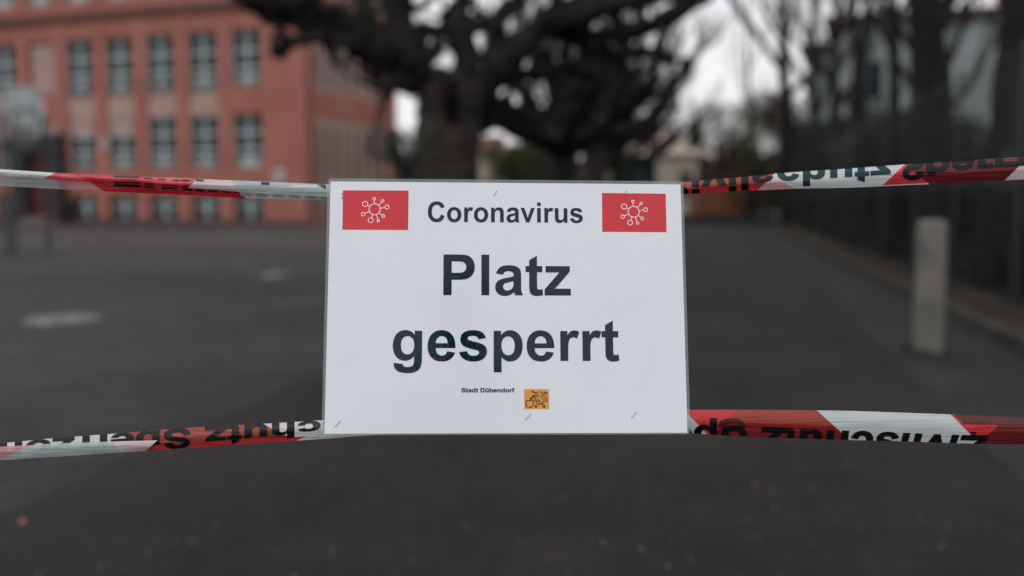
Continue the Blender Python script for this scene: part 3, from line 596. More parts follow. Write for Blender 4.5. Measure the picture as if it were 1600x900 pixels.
# ------------------------------------------------------------------ TREES
def spline(pts, n=6):
    P = [Vector(p) for p in pts]; out = []
    for i in range(len(P)-1):
        p0, p1, p2, p3 = P[max(i-1, 0)], P[i], P[i+1], P[min(i+2, len(P)-1)]
        for k in range(n):
            t = k/n; out.append(.5*((2*p1)+(p2-p0)*t+(2*p0-5*p1+4*p2-p3)*t*t+(3*p1-p0-3*p2+p3)*t**3))
    out.append(P[-1]); return out
def gnarly(mb, pts, radii, sides=10, n=5, knob=.18):
    s = spline(pts, n); m = len(s)
    rr = np.interp(np.linspace(0, len(pts)-1, m), range(len(pts)), radii)
    r = [float(a)*(1+knob*noise.noise(p*2.3)*1.6+random.uniform(-.04, .04)) for a, p in zip(rr, s)]
    s = [p+Vector((noise.noise(p*1.7), noise.noise(p*1.7+Vector((9, 0, 0))), noise.noise(p*1.7+Vector((0, 9, 0)))))*float(a)*.5 for p, a in zip(s, rr)]
    mb.tube(s, r, sides); return s
def knobs(mb, p, r, cnt=3):
    for _ in range(cnt):
        d = Vector((random.uniform(-1, 1), random.uniform(-1, 1), random.uniform(-.6, 1))).normalized()
        c = p+d*r*.5; mb.tube([c-d*r*.7, c-d*r*.3, c+d*r*.3, c+d*r*.6], [r*.4, r*.75, r*.7, r*.3], 6)
def crooked(mb, p, d, r, L, depth, tw, up=.25, spread=.8, knob=True):
    """a crooked branch with knuckles that forks into shorter ones"""
    pts = [p]; rad = [r]; n = 4
    for i in range(n):
        d = (d+Vector((random.uniform(-.45, .45), random.uniform(-.45, .45), random.uniform(-.3, .45)))*.6+Vector((0, 0, up*.2))).normalized()
        pts.append(pts[-1]+d*L/n); rad.append(r*(1-.35*(i+1)/n))
    mb.tube(pts, rad, 6 if depth else 5)
    if knob: knobs(mb, pts[-1], rad[-1]*1.5, 2)
    if depth > 0:
        for k in range(random.choice((2, 3, 3))):
            nd = (d+Vector((random.uniform(-1, 1), random.uniform(-1, 1), random.uniform(-.7, .8)))*spread).normalized()
            crooked(mb, pts[-1] if k < 2 else pts[2], nd, rad[-1]*.72, L*random.uniform(.6, .85), depth-1, tw, up, spread, knob)
    else:
        for k in range(4):
            nd = (d+Vector((random.uniform(-1, 1), random.uniform(-1, 1), random.uniform(-.2, 1)))*.9).normalized(); q = pts[-1]
            tw.tube([q, q+nd*.22, q+(nd+Vector((0, 0, .3)))*.42], [.010, .007, .004], 3, cap=False)

# --- the big pollarded plane tree behind the notice
D0 = 14.0
tree = empty('plane_tree', (at(700, 400, D0).x, D0, 0), 0, 'big dark pollarded plane tree with knotty trunk rising right behind the notice', 'tree', 'pollarded plane trees along the lane')
base = Vector(tree.location)
def L_(px, py, dy=0.): return at(px, py, D0+dy)-base
q = MB()
gnarly(q, [Vector((0, 0, -.05)), Vector((.02, 0, .35)), Vector((0, 0, 1.1)), L_(700, 270), L_(700, 215), L_(700, 170), L_(702, 130)], [.66, .48, .42, .41, .43, .48, .46], 18, 12, .25)
# burl; a near-black blob paints the shade inside its cavity
for k in range(16):
    a = 2*math.pi*k/16; b = 2*math.pi*(k+1)/16
    c = L_(703, 150, -.45)
    q.tube([c+Vector((.17*math.cos(a), 0, .3*math.sin(a))), c+Vector((.17*math.cos(b), -.0, .3*math.sin(b)))], .085+.02*math.sin(3*a), 7)
q2 = MB(); c = L_(706, 160, -.52); q2.tube([c+Vector((0, 0, -.24)), c+Vector((0, -.02, -.12)), c+Vector((0, -.03, .05)), c+Vector((0, 0, .2))], [.03, .10, .11, .03], 10)
q2.build('hollow_shade_blob', mat('hollow_shade', (.004, .0035, .0035), .95, .05), tree, True)
knobs(q, L_(672, 175), .2, 3); knobs(q, L_(735, 185), .16, 3); knobs(q, L_(690, 225), .2, 2)
q.build('trunk', M['bark'], tree, True)
limbs = [
 ([(690, 150, 0), (655, 118, -.2), (610, 78, -.3), (560, 48, -.4), (500, 26, -.5), (430, 6, -.6), (370, -14, -.6)], [.33, .27, .25, .23, .22, .19, .13]),
 ([(660, 130, .2), (640, 100, .5), (635, 60, .7), (622, 20, .9), (600, -40, 1.)], [.27, .24, .23, .22, .18]),
 ([(600, 70, -.3), (560, 70, -.5), (515, 58, -.6), (475, 60, -.6), (442, 74, -.6)], [.15, .10, .085, .085, .12]),
 ([(655, 130, -.1), (615, 110, -.3), (588, 100, -.3), (562, 86, -.3), (545, 78, -.3)], [.18, .14, .11, .10, .07]),
 ([(650, 120, -.2), (627, 130, -.4), (612, 128, -.4), (606, 148, -.4)], [.2, .15, .12, .07]),
 ([(722, 140, 0), (728, 90, .1), (722, 40, .1), (728, -10, .2), (735, -70, .3)], [.27, .21, .2, .2, .16]),
 ([(735, 150, 0), (775, 112, -.2), (810, 72, -.3), (850, 42, -.4), (910, 18, -.4), (980, 2, -.5), (1060, -12, -.4)], [.28, .24, .22, .2, .19, .17, .12]),
 ([(835, 52, -.3), (880, 48, 0), (930, 60, .2), (985, 52, .3), (1040, 26, .3), (1085, 6, .3)], [.17, .15, .14, .16, .15, .1]),
 ([(880, 50, 0), (930, 84, .2), (975, 88, .2), (1015, 82, .1), (1048, 93, .1)], [.14, .13, .11, .09, .1]),
 ([(590, 60, -.3), (575, 20, -.2), (560, -20, -.1)], [.2, .17, .13]),
 ([(500, 28, -.5), (480, 40, -.4), (450, 38, -.4), (415, 22, -.4), (385, 8, -.4)], [.15, .11, .1, .09, .08]),
 ([(655, 46, .6), (690, 50, .4), (722, 36, .2)], [.12, .09, .12]),
 ([(780, 100, -.2), (770, 50, 0), (790, 15, .2), (820, -20, .2)], [.15, .12, .12, .1]),
 ([(730, 205, .1), (765, 186, .3), (800, 176, .5), (850, 186, .7), (900, 170, .9)], [.17, .12, .11, .1, .08]),
 ([(745, 160, .1), (790, 118, .4), (835, 116, .7), (890, 106, .8), (930, 118, .9)], [.16, .13, .12, .1, .08]),
]
tw = MB(); random.seed(21)
tips = []
for pts, rad in limbs:
    q = MB(); s = gnarly(q, [L_(*p) for p in pts], [a*.93 for a in rad], 12, 9, .38)
    knobs(q, s[-1], rad[-1]*1.3, 4)
    for k in range(3, len(s)-1, 3): knobs(q, s[k], np.interp(k, [0, len(s)], [rad[0], rad[-1]])*random.uniform(.55, .95), 1)
    tips.append((s, rad)); q.build('limb', M['bark2'], tree, True)  # limbs take darker bark to imitate less light than the trunk gets
q = MB(); dummy = MB(); random.seed(77)
for s, rad in tips:
    for k in range(4, len(s)-1, 4):
        r0 = float(np.interp(k, [0, len(s)], [rad[0], rad[-1]])); d0 = (s[k+1]-s[k-1]).normalized()
        d = Vector((random.uniform(-1, 1), random.uniform(-1, 1), random.uniform(-.8, 1))); d = (d-d0*d.dot(d0)*.6).normalized()
        crooked(q, s[k]+d*r0*.6, d, min(r0*.5, .085), random.uniform(.22, .42), random.choice((0, 1, 1)), dummy, .3, .9)
o = q.build('spurs', M['bark2'], tree); o['kind'] = 'stuff'
q = MB()
for s, rad in tips:
    for k in range(6, len(s), 7):
        if s[k].z > 3.6 or random.random() < .35:
            r = float(np.interp(k, [0, len(s)], [rad[0], rad[-1]]))*.38
            d = Vector((random.uniform(-.6, .6), random.uniform(-1, 1), random.uniform(.1, 1))).normalized()
            if random.random() < .55: crooked(q, s[k], d, min(r, .06), random.uniform(.25, .42), 1, tw, .5, .8)
o = q.build('small_branches', M['bark2'], tree); o['kind'] = 'stuff'
# crown above the frame
q = MB()
for k in range(26):
    a = 2*math.pi*k/26; crooked(q, Vector((random.uniform(-.8, .8), random.uniform(-.5, .8), 4.6)), Vector((math.cos(a), math.sin(a), random.uniform(.9, 1.6))).normalized(), .12, .9, 2, tw, .4, .7)
o = q.build('upper_branches', M['bark2'], tree); o['kind'] = 'stuff'
o = tw.build('twigs', M['twig'], tree); o['kind'] = 'stuff'

# --- the rest of the row
def plane(x, y, seed, label, th=2.4, lim=7, depth=3, L=1.25, flat=.25, group=True):
    random.seed(seed); e = empty('plane_tree', (x, y, 0), 0, label, 'tree', 'pollarded plane trees along the lane')
    q = MB(); gnarly(q, [Vector((0, 0, -.05)), Vector((.02, .02, .4)), Vector((random.uniform(-.08, .08), 0, th*.6)), Vector((0, 0, th)), Vector((0, 0, th+.35))], [.5, .36, .31, .36, .28], 12, 5, .15)
    knobs(q, Vector((0, 0, th)), .35, 6); q.build('trunk', M['bark'], e, True)
    tw = MB(); sb = MB()
    for k in range(lim):
        a = 2*math.pi*(k+random.uniform(-.3, .3))/lim; d = Vector((math.cos(a), math.sin(a), random.uniform(flat*.4, flat*2.2))).normalized()
        p = Vector((0, 0, th+random.uniform(-.2, .25))); q = MB()
        pts = [p, p+d*.7, p+d*1.5+Vector((0, 0, random.uniform(-.1, .3))), p+d*2.5+Vector((random.uniform(-.3, .3), random.uniform(-.3, .3), random.uniform(0, .6)))]
        s = gnarly(q, pts, [.22, .17, .15, .12], 8, 5, .2); knobs(q, s[-1], .16, 3); q.build('limb', M['bark2'], e, True)
        for j in (6, 10, 15): crooked(sb, s[j], (d+Vector((random.uniform(-.9, .9), random.uniform(-.9, .9), random.uniform(-.2, 1.1)))).normalized(), .09, L*random.uniform(.7, 1), depth-1, tw, flat, .8)
    for k in range(6):
        crooked(sb, Vector((0, 0, th+.3)), Vector((random.uniform(-.5, .5), random.uniform(-.5, .5), 1)).normalized(), .13, 1.2, depth-1, tw, .4, .8)
    o = sb.build('small_branches', M['bark2'], e); o['kind'] = 'stuff'
    o = tw.build('twigs', M['twig'], e); o['kind'] = 'stuff'
    return e
plane(TX(20.5)+.55, 20.5, 31, 'second plane tree of the row, dark crown just right of the big trunk', 2.2, 9, 3, 1.15, .3)
plane(TX(28)+.3, 28, 33, 'third plane tree of the row, overlapping the second behind it', 2.6, 9, 3, 1.3, .35)
plane(TX(38), 38, 34, 'fourth plane tree of the row, small and dark above the cream house', 2.3, 8, 3, 1.3, .4)

def bare(x, y, H, r, seed, label, lean=(0, 0), group='bare thin trees behind the wire fence', trunk_pts=None, dens=1.0, fork=.35, cat='tree'):
    """upright bare tree: slender trunk, steep branches, fine twigs"""
    random.seed(seed); e = empty('bare_tree', (x, y, 0), 0, label, cat, group)
    q = MB(); n = 9; pts = []; p = Vector((0, 0, -.05))
    for i in range(n+1):
        t = i/n; pts.append(Vector((lean[0]*t+random.uniform(-.05, .05)*H*.12, lean[1]*t+random.uniform(-.05, .05)*H*.12, H*t-.05)))
    s = spline(pts, 3); m = len(s); q.tube(s, [r*(1-.8*i/m)*(1+.08*random.uniform(-1, 1)) for i in range(m)], 9); q.build('trunk', M['bark2'], e, True)
    b = MB(); tw = MB()
    def grow(p, d, rr, L, dep):
        P = [p]; k = 4
        for i in range(k):
            d = (d+Vector((random.uniform(-.2, .2), random.uniform(-.2, .2), random.uniform(-.02, .2)))).normalized(); P.append(P[-1]+d*L/k)
        (b if dep > 0 else tw).tube(P, [rr*(1-.6*i/k) for i in range(k+1)], 5 if dep > 0 else 3, cap=False)
        if dep > 0:
            for i in range(1, k+1):
                for _ in range(2 if i > 1 else 1):
                    nd = (d+Vector((random.uniform(-.8, .8), random.uniform(-.8, .8), random.uniform(-.1, .7)))).normalized()
                    grow(P[i], nd, rr*.36*(1-.1*i), L*random.uniform(.45, .7), dep-1)
    nb = int(9*dens)
    for k in range(nb):
        t = fork+(1-fork)*k/nb; c = s[int(t*(m-1))]; a = k*2.4+random.random()
        grow(c, Vector((math.cos(a), math.sin(a), random.uniform(.9, 1.7))).normalized(), r*(1-.75*t)*.7, H*random.uniform(.2, .38)*(1.15-t*.6), 2)
    o = b.build('branches', M['bark2'], e, False); o['kind'] = 'stuff'
    o = tw.build('twigs', M['twig'], e); o['kind'] = 'stuff'; return e
def gx(px, Y): return at(px, 312, Y).x
def ry(px, off=1.35): return (3.81-.196*7.46+off)/((px-800)/FPX-.196)     # depth at which a line of sight meets the tree line
for px, H0, r0, sd_, lab, lean, dn, fk in [
 (1232, 17, .36, 41, 'slim forked bare tree at the right edge of the open sky', (-.9, 0), 1.0, .35),
 (1263, 13, .22, 42, 'slim bare tree just right of the forked one', (.2, .2), .8, .3),
 (1302, 11, .19, 43, 'bare tree before the left corner of the pale house', (.1, .3), .8, .35),
 (1342, 10.5, .18, 44, 'straight dark trunk crossing the left part of the pale house', (.05, .0), .6, .5),
 (1398, 9.5, .16, 45, 'dark trunk crossing the middle of the pale house', (-.2, .0), .6, .5),
 (1484, 9, .36, 46, 'thick leaning dark trunk above the concrete bollard', (-.9, .2), .8, .42),
 (1560, 8, .25, 47, 'dark trunk near the right edge behind the wire fence', (.35, .1), .7, .5),
 (1440, 9, .15, 48, 'bare tree between the thick leaning trunk and the pale house', (-.5, .1), .7, .3),
 (1322, 12, .17, 53, 'slender bare tree right behind the corner of the pale house, half hidden by its neighbour', (.3, .1), 1.1, .25),
 (1424, 10, .15, 55, 'thin dark tree just left of the thick leaning trunk', (.3, .1), 1.1, .25),
 (1590, 8, .13, 57, 'thin tree beside the trunk that the right edge cuts', (.2, .1), 1.1, .25),
 (1612, 8, .18, 49, 'bare tree cut by the right edge of the photo', (.1, .1), .8, .4)]:
    Y_ = ry(px) if px not in (1322, 1368, 1424, 1520, 1590) else ry(px, 1.9); bare(gx(px, Y_), Y_, H0, r0, sd_, lab, lean, dens=dn, fork=fk)
bare(gx(1172, 66), 66, 17, .2, 51, 'distant bare tree with fine twigs against the pale sky', (-.6, 0), dens=.6, fork=.3)

# ------------------------------------------------------------------ leafy masses
def leafcloud(name, m, blobs, n, size, parent=None, seed=1):
    rs = np.random.RandomState(seed); V = []; 
    vol = np.array([b[3]*b[4]*b[5] for b in blobs]); cnt = (n*vol/vol.sum()).astype(int)+1
    P = []
    for b, c in zip(blobs, cnt):
        d = rs.normal(size=(c, 3)); d /= np.linalg.norm(d, axis=1)[:, None]; r = rs.uniform(.35, 1.05, (c, 1))**.6
        P.append(d*r*np.array(b[3:6])+np.array(b[:3]))
    P = np.concatenate(P); P = P[P[:, 2] > .03]; c = len(P)
    a = rs.normal(size=(c, 3)); a /= np.linalg.norm(a, axis=1)[:, None]; b = np.cross(a, rs.normal(size=(c, 3))); b /= np.linalg.norm(b, axis=1)[:, None]
    s = size*rs.uniform(.6, 1.4, (c, 1)); V = np.stack([P-a*s, P-b*s*.45, P+a*s, P+b*s*.45], 1).reshape(-1, 3)
    me = bpy.data.meshes.new(name); F = np.arange(c*4).reshape(-1, 4)
    me.from_pydata(V.tolist(), [], F.tolist()); me.materials.append(m); me.update()
    o = bpy.data.objects.new(name, me); C.objects.link(o)
    if parent: o.parent = parent
    return o
def shrub(name, x, y, w_, d_, h, m, label, cat='bush', n=2500, size=.06, seed=1, group=None, conical=False):
    rs = random.Random(seed); e = empty(name, (x, y, 0), 0, label, cat, group); bl = []
    for k in range(14):
        t = rs.random(); f = (1-.8*t) if conical else 1
        bl.append((rs.uniform(-.32, .32)*w_*f, rs.uniform(-.32, .32)*d_*f, h*(.12+.74*t), w_*.24*f+.05, d_*.24*f+.05, h*.17))
    leafcloud('foliage', m, bl, n, size, e, seed)['kind'] = 'stuff'
    q = MB()
    for k in range(5): q.tube([(rs.uniform(-.1, .1), rs.uniform(-.1, .1), 0), (rs.uniform(-.2, .2)*w_, rs.uniform(-.2, .2)*d_, h*.6)], [.05, .02], 5)
    q.build('stems', M['bark2'], e); return e
# hedge behind the wire fence, along the kerb
hd = empty('hedge', (0, 0, 0), 0, 'long dark evergreen hedge behind the wire fence on the right', 'hedge')
bl = []; rs = random.Random(4); y = 4.0
while y < 48:
    hh_ = float(np.interp(y, [4, 13, 17, 22, 34, 48], [1.6, 1.75, 2.3, 2.9, 3.6, 4.4]))
    for k in range(4): bl.append((KX(y)+1.9+rs.uniform(-.25, .25), y+rs.uniform(-.4, .4), hh_*(k+.5)/4+rs.uniform(-.1, .1), .55, .6, hh_*.16+.12))
    y += .55
leafcloud('foliage', M['leaf'], bl, 80000, .08, hd, 5)['kind'] = 'stuff'
q = MB(); q2 = []
for k in range(60):
    y = 4+k*.75; q.tube([(KX(y)+1.9, y, 0), (KX(y)+1.9+rs.uniform(-.2, .2), y+rs.uniform(-.2, .2), 1.7)], [.04, .02], 5)
q.build('stems', M['bark2'], hd)['kind'] = 'stuff'
shrub('evergreen_shrub', gx(633, 31), 31, 2.3, 1.5, 3.7, M['leaf'], 'dark evergreen shrub between the school and the big trunk', seed=3, n=5000, size=.08)
shrub('olive_shrub', gx(812, 34), 34, 2.5, 1.5, 3.3, M['leafo'], 'olive green shrub low to the right of the big trunk', seed=4, n=4000, size=.08)
shrub('dark_shrub', gx(900, 36), 36, 5.0, 1.5, 4.6, M['leaf'], 'wide dark shrub under the second plane tree', seed=5, n=6000, size=.08)
shrub('dark_shrub', gx(690, 36), 36, 2.4, 1.5, 2.6, M['leaf'], 'dark shrub mostly hidden behind the big trunk', seed=15, n=3000, size=.08)
shrub('low_shrub', gx(108, 45.3), 45.3, 1.0, .8, 1.3, M['leaf'], 'small dark shrub against the school wall right of the entrance', seed=6, n=900, size=.06)
shrub('conifer', gx(1086, 58), 58, 2.0, 2.0, 8.0, M['leaf'], 'dark pointed conifer tip rising above the cream house', 'tree', seed=7, n=6000, size=.12, conical=True)
shrub('yellow_green_bush', gx(1182, 50), 50, 3.0, 2.4, 5.8, M['leafo'], 'yellowish green bush below the open sky on the right', seed=8, n=4500, size=.08)
for i, (px, Y, ww, h) in enumerate([(1120, 62, 4.2, 7.6), (1160, 58, 3.6, 7.0), (1205, 54, 3.6, 7.0), (1055, 66, 4.0, 6.6), (1240, 50, 3.4, 6.6)]):
    shrub('bare_bush', gx(px, Y), Y, ww, 2, h, M['leafb'], ['tall brown bush beside the conifer, left of the yellowish bush', 'brown bush just above the yellowish green bush', 'brown bush right of the yellowish bush below the forked tree', 'brown bush over the roof of the cream house', 'brown bush filling the gap before the pale house'][i], seed=20+i, n=4200, size=.10, group='brown winter bushes at the end of the lane')
# dark wooded rise far off
q = MB(); random.seed(5)
woods = leafcloud('distant_woods', M['leafb'], [(x, 120+random.uniform(-6, 6), 2.5, 6, 4, random.uniform(3.5, 5.5)) for x in range(-40, 70, 5)], 26000, .5, None, 9)
woods['kind'] = 'stuff'; tag(woods, 'far brown band of bare woods low on the horizon', 'woods')

# ------------------------------------------------------------------ houses
def house(name, x0, x1, y0, y1, eave, ridge, label, wall, rz=0., wins=(), roofm='rooft', flat=False):
    e = empty(name, ((x0+x1)/2, y0, 0), rz, label, 'house'); hw = (x1-x0)/2; d = y1-y0
    boxo('wall', M[wall], e, -hw, hw, 0, d, 0, eave)
    q = MB(); o = .35
    if flat: q.box(-hw-o, hw+o, -o, d+o, eave+.003, eave+.3)
    else:
        q.add([(-hw-o, -o, eave), (hw+o, -o, eave), (hw+o, d+o, eave), (-hw-o, d+o, eave), (-hw-o, d/2, ridge), (hw+o, d/2, ridge)], [(0, 1, 5, 4), (2, 3, 4, 5), (0, 4, 3), (1, 2, 5), (0, 3, 2, 1)])
    q.build('roof', M[roofm], e)
    for wx, wz, ww, wh in wins:
        f = MB(); f.box(wx, wx+ww, -.06, -.002, wz, wz+.07); f.box(wx, wx+ww, -.06, -.002, wz+wh-.07, wz+wh); f.box(wx, wx+.07, -.06, -.002, wz+.07, wz+wh-.07); f.box(wx+ww-.07, wx+ww, -.06, -.002, wz+.07, wz+wh-.07); f.box(wx+ww/2-.03, wx+ww/2+.03, -.06, -.002, wz+.07, wz+wh-.07)
        fo = f.build('window', M['frame'], e)
        for s in (0, 1): boxo('pane', M['glass'], fo, wx+.07+s*(ww/2-.04), wx+ww/2-.03+s*(ww/2-.04), -.03, -.003, wz+.07, wz+wh-.07)
        boxo('sill', M['concrete'], fo, wx-.08, wx+ww+.08, -.14, -.062, wz-.06, wz)
    return e
house('cream_house', gx(945, 57), gx(1090, 57), 57, 63, 3.7, 5.2, 'small cream house with bluish window at the end of the lane', 'cream', 0, [(-1.5, 1.2, 1.8, 2.2), (1.6, 1.4, .7, 1.4)], 'cream')
house('pale_house', gx(1303, 38.5), gx(1640, 38.5), 38.5, 50, 8.0, 9, 'pale grey rendered house with flat brown eave behind the bare trees on the right', 'white', R_(-20), [(x_, z_, 1.1, 1.6) for z_ in (1.6, 5.0) for x_ in (-3.4, -1.2, 1.6, 3.2)], 'cornice', True)
house('grey_annex', gx(1258, 44), gx(1300, 44), 44, 50, 7.6, 8, 'narrow grey annex with low flat roof left of the pale house', 'white', R_(-19), [(-.25, 2.8, .5, 1.5)], 'cornice', True)
house('sandstone_shed', gx(744, 42), gx(775, 42), 42, 45, 3.2, 3.9, 'slim cream shed glimpsed between the big trunk and the olive shrub', 'cream', 0, [], 'rooft')
# orange container at the end of the lane
e = empty('orange_container', ((gx(1086, 50)+gx(1162, 50))/2, 50, 0), 0, 'orange steel container standing at the far end of the lane', 'container')
boxo('body', M['orange'], e, -1.2, 1.2, 0, 1.8, .12, 2.0)
for k in range(8): boxo('rib', M['orange'], e, -1.15+k*.31, -1.05+k*.31, -.06, -.002, .2, 1.95)
boxo('lid', M['dmetal'], e, -1.25, 1.25, -.08, 1.88, 2.003, 2.08)
for s in (-1.1, .95): boxo('foot', M['dmetal'], e, s, s+.15, .1, 1.7, 0, .118)
hh = empty('low_wall', ((gx(1060, 46)+gx(1200, 46))/2, 46, 0), 0, 'low dark wall across the end of the lane before the orange container', 'wall')
boxo('wall_body', M['darkst'], hh, -2.6, 2.4, 0, .25, 0, .42); boxo('coping', M['darkst'], hh, -2.65, 2.45, -.04, .29, .423, .47)

# ------------------------------------------------------------------ wire fence
fe = empty('wire_fence', (0, 0, 0), 0, 'tall chain-link fence on steel posts along the kerb at the right', 'fence')
FX = lambda Y: KX(Y)+.75
FH = 2.7
post = None
for i in range(14):
    y = 5.0+2.5*i
    if post is None: q = MB(); q.tube([(0, 0, 0), (0, 0, FH)], .024, 8); q.tube([(0, 0, FH), (0, 0, FH+.03)], .036, 8); o = post = q.build('fence_post', M['dmetal'], fe)
    else: o = post.copy(); C.objects.link(o)
    o.location = (FX(y), y, 0)
q = MB()
for z in (.08, FH/2, FH-.05): q.tube([(FX(4.5), 4.5, z), (FX(38), 38, z)], .004, 4)
q.build('tension_wire', M['metal'], fe)
q = MB(); step = .075; y = 4.5; K = math.hypot(.196, 1)
while y < 24:
    for s in (-1, 1):
        y1 = y+s*FH*.95
        q.tube([(FX(y)+s*.002, y, .06), (FX(y1)+s*.002, y1, FH-.06)], .0017, 3, cap=False)
    y += step*1.0
q.build('wire_mesh', M['dmetal'], fe)['kind'] = 'stuff'

# concrete bollard
bx, by = at(1451, 555, 7.35).x, 7.35
q = MB(); q.box(-.095, .095, -.08, .08, 0, .97)
bo = empty('concrete_bollard', (bx-.01, by, 0), R_(-13), 'weathered square concrete bollard standing alone on the right of the lane', 'bollard')
q.build('shaft', M['concrete'], bo, bevel=.012)
q = MB(); q.add([(-.095, -.08, .972), (.095, -.08, .972), (.095, .08, .972), (-.095, .08, .972), (-.07, -.05, 1.0), (.07, -.05, 1.0), (.07, .05, 1.0), (-.07, .05, 1.0)], [(0, 1, 5, 4), (1, 2, 6, 5), (2, 3, 7, 6), (3, 0, 4, 7), (4, 5, 6, 7), (3, 2, 1, 0)])
q.build('cap', M['concrete'], bo)
boxo('reflector', mat('blue_reflector', (.07, .11, .13), .5), bo, -.085, -.05, -.086, -.0805, .72, .86)
leafcloud('weeds', M['leaf'], [(.13*math.cos(a), .12*math.sin(a), .02, .06, .06, .05) for a in range(6)], 260, .022, bo, 71)['kind'] = 'stuff'
boxo('base_plate', M['darkst'], bo, -.15, .15, -.125, .125, .010, .022)
# ------------------------------------------------------------------ BARRIER TAPES
GT = 'red and white barrier tapes across the playground'
up = empty('barrier_tape', at(790, 300, 1.23), 0, 'upper red and white barrier tape, twisted, holding the top of the notice', 'barrier tape', GT)
lo = empty('barrier_tape', at(790, 660, 1.16), 0, 'lower red and white barrier tape sagging behind the bottom of the notice', 'barrier tape', GT)
def reparent(o, p): o.parent = p; o.matrix_parent_inverse = Matrix.Translation(-Vector(p.location)); return o
YU = [(-700, 1.262), (0, 1.23), (512, 1.206), (790, 1.213), (1068, 1.222), (1600, 1.24), (2300, 1.262)]
YL = [(-700, 1.21), (0, 1.175), (512, 1.143), (790, 1.151), (1068, 1.160), (1600, 1.175), (2300, 1.20)]
def RM(p, *a, **k): return reparent(ribbon_mesh(*a, **k), p)
def RP(p, *a, **k):
    o = ribbon_print(*a, **k)
    return reparent(o, p) if o else None
# --- upper, left of the notice
topUL = [(-700, 213), (0, 264.3), (90, 270.3), (200, 274.6), (260, 277.3), (400, 283.2), (510, 288), (790, 292)]
botUL = [(-700, 236), (0, 290.6), (163, 299.3), (260, 303.3), (385, 310), (512, 313.3), (790, 318)]
foldUL = [(-700, 223), (0, 274), (68, 279), (140, 284), (200, 287.5), (250, 291.5), (295, 293.7), (375, 299.8), (512, 308), (790, 312)]
rbB = Ribbon(topUL, botUL, YU, .002, .004); rbF = Ribbon(topUL, foldUL, YU, .003, -.001)
c1, c2, c0 = ((120, 0), (163, 1)), ((352, 0), (385, 1)), ((82, 0), (96, 1))
RM(up, 'back_film', rbB, -650, 800, [c0, c1, c2], lambda x, v: 0 if line_side(x, v, c0) else 1 if line_side(x, v, c1) else 2 if line_side(x, v, c2) else 0, [M['fclear'], M['fpinkc'], M['fcrim']], None)
c3, c4 = ((86, 0), (68, 1)), ((308, 0), (293, 1)); c5 = ((110, 0), (140, 1)); c6 = ((360, 0), (372, 1))
RM(up, 'front_film', rbF, -650, 800, [c3, c4, c5, c6], lambda x, v: 0 if line_side(x, v, c3) else 1 if line_side(x, v, c5) else 2 if line_side(x, v, c4) else 3 if line_side(x, v, c6) else 4, [M['fwhite'], M['fredl'], M['fred'], M['fpalepink'], M['fteal']], None)
ide = lambda a, b: (a, b)
RP(up, 'printed_lettering', rbB, blocks([(177, 220, 12.5, 17.2), (226, 241, 13.5, 18), (252, 277, 14, 18.7), (285, 300, 14.7, 19.5), (306, 320, 15, 20), (325, 339, 16.3, 20), (347, 360, 17, 20), (366, 372, 17.5, 20)]), ide, M['fink'], None)
RP(up, 'printed_lettering', rbF, blocks([(177, 218, .3, 2.7), (225, 237, 1.5, 3.5), (284, 297, 1.5, 4.2), (306, 318, .6, 3.5), (408, 421, .5, 5)]), ide, M['finkt'], None)
RP(up, 'printed_lettering', rbF, blocks([(246, 258, 2, 4), (270, 282, 2.3, 4.2), (177, 220, 9.3, 11.8), (226, 241, 9.8, 12.6), (252, 277, 11, 13), (285, 295, 11.5, 14), (198, 214, 5, 6.5)]), ide, M['finkr'], None)
RP(up, 'printed_lettering', rbF, ([(495, .5), (509, .3), (509, 7.5)], [(0, 1, 2)]), ide, M['finkt'], None)
RP(up, 'printed_lettering', rbB, blocks([(x, x+17, 19.3, 24.2) for x in (376, 401, 427, 452, 478, 500)]), ide, M['fghost'], None)
# --- upper, right of the notice
topUR = [(800, 294), (900, 292.5), (1030, 287.5), (1065, 284.7), (1170, 275.4), (1212, 270.9), (1330, 263), (1412, 256.9), (1500, 251.6), (1600, 244.3), (2300, 196)]
botUR = [(800, 316), (1030, 306), (1068, 303.3), (1170, 298), (1245, 294.8), (1330, 293.2), (1400, 290), (1452, 287.7), (1540, 283), (1600, 280.4), (2300, 240)]
rb = Ribbon(topUR, botUR, YU, .006, 0)
a1, a2, a3, a4, a5 = ((1210, 0), (1184, 1)), ((1196, 0), (1243, 1)), ((1414, 0), (1377, 1)), ((1414, 0), (1452, 1)), ((1608, 0), (1570, 1))
ah = ((1060, .70), (1190, .78)); ab = ((1380, .955), (1470, .955)); at2 = ((1414, .1), (1640, .42))
def fUR(x, v):
    if line_side(x, v, a1): return 1 if v > .70+.08*(x-1060)/130 else 2
    if line_side(x, v, a2): return 3 if v > .55 else 4
    if line_side(x, v, a3): return 0
    if line_side(x, v, a4): return 0 if v > .955 else 1
    if not line_side(x, v, a5): return 4
    return 5 if v > .40 else 6
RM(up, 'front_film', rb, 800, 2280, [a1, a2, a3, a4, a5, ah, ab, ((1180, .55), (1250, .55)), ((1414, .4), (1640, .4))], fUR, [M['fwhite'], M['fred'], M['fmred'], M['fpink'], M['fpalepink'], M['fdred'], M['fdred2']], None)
S = .0339; offx = lambda x: float(np.interp(x, [1088, 1260, 1500, 1580], [9.3, 12.2, 13.8, 13.5]))
V, F, _ = text_tris('Zivilschutz', 30)
def tfUR(a, b): x = 1034.6+a*S; return x, offx(x)+(b-1062)*.0258
RP(up, 'printed_lettering', rb, (V, F), tfUR, M['fink'], None, x0=1060, x1=1207)
RP(up, 'printed_lettering', rb, (V, F), tfUR, M['finkt'], None, x0=1207.2, x1=1420)
V, F, _ = text_tris('S', 30)
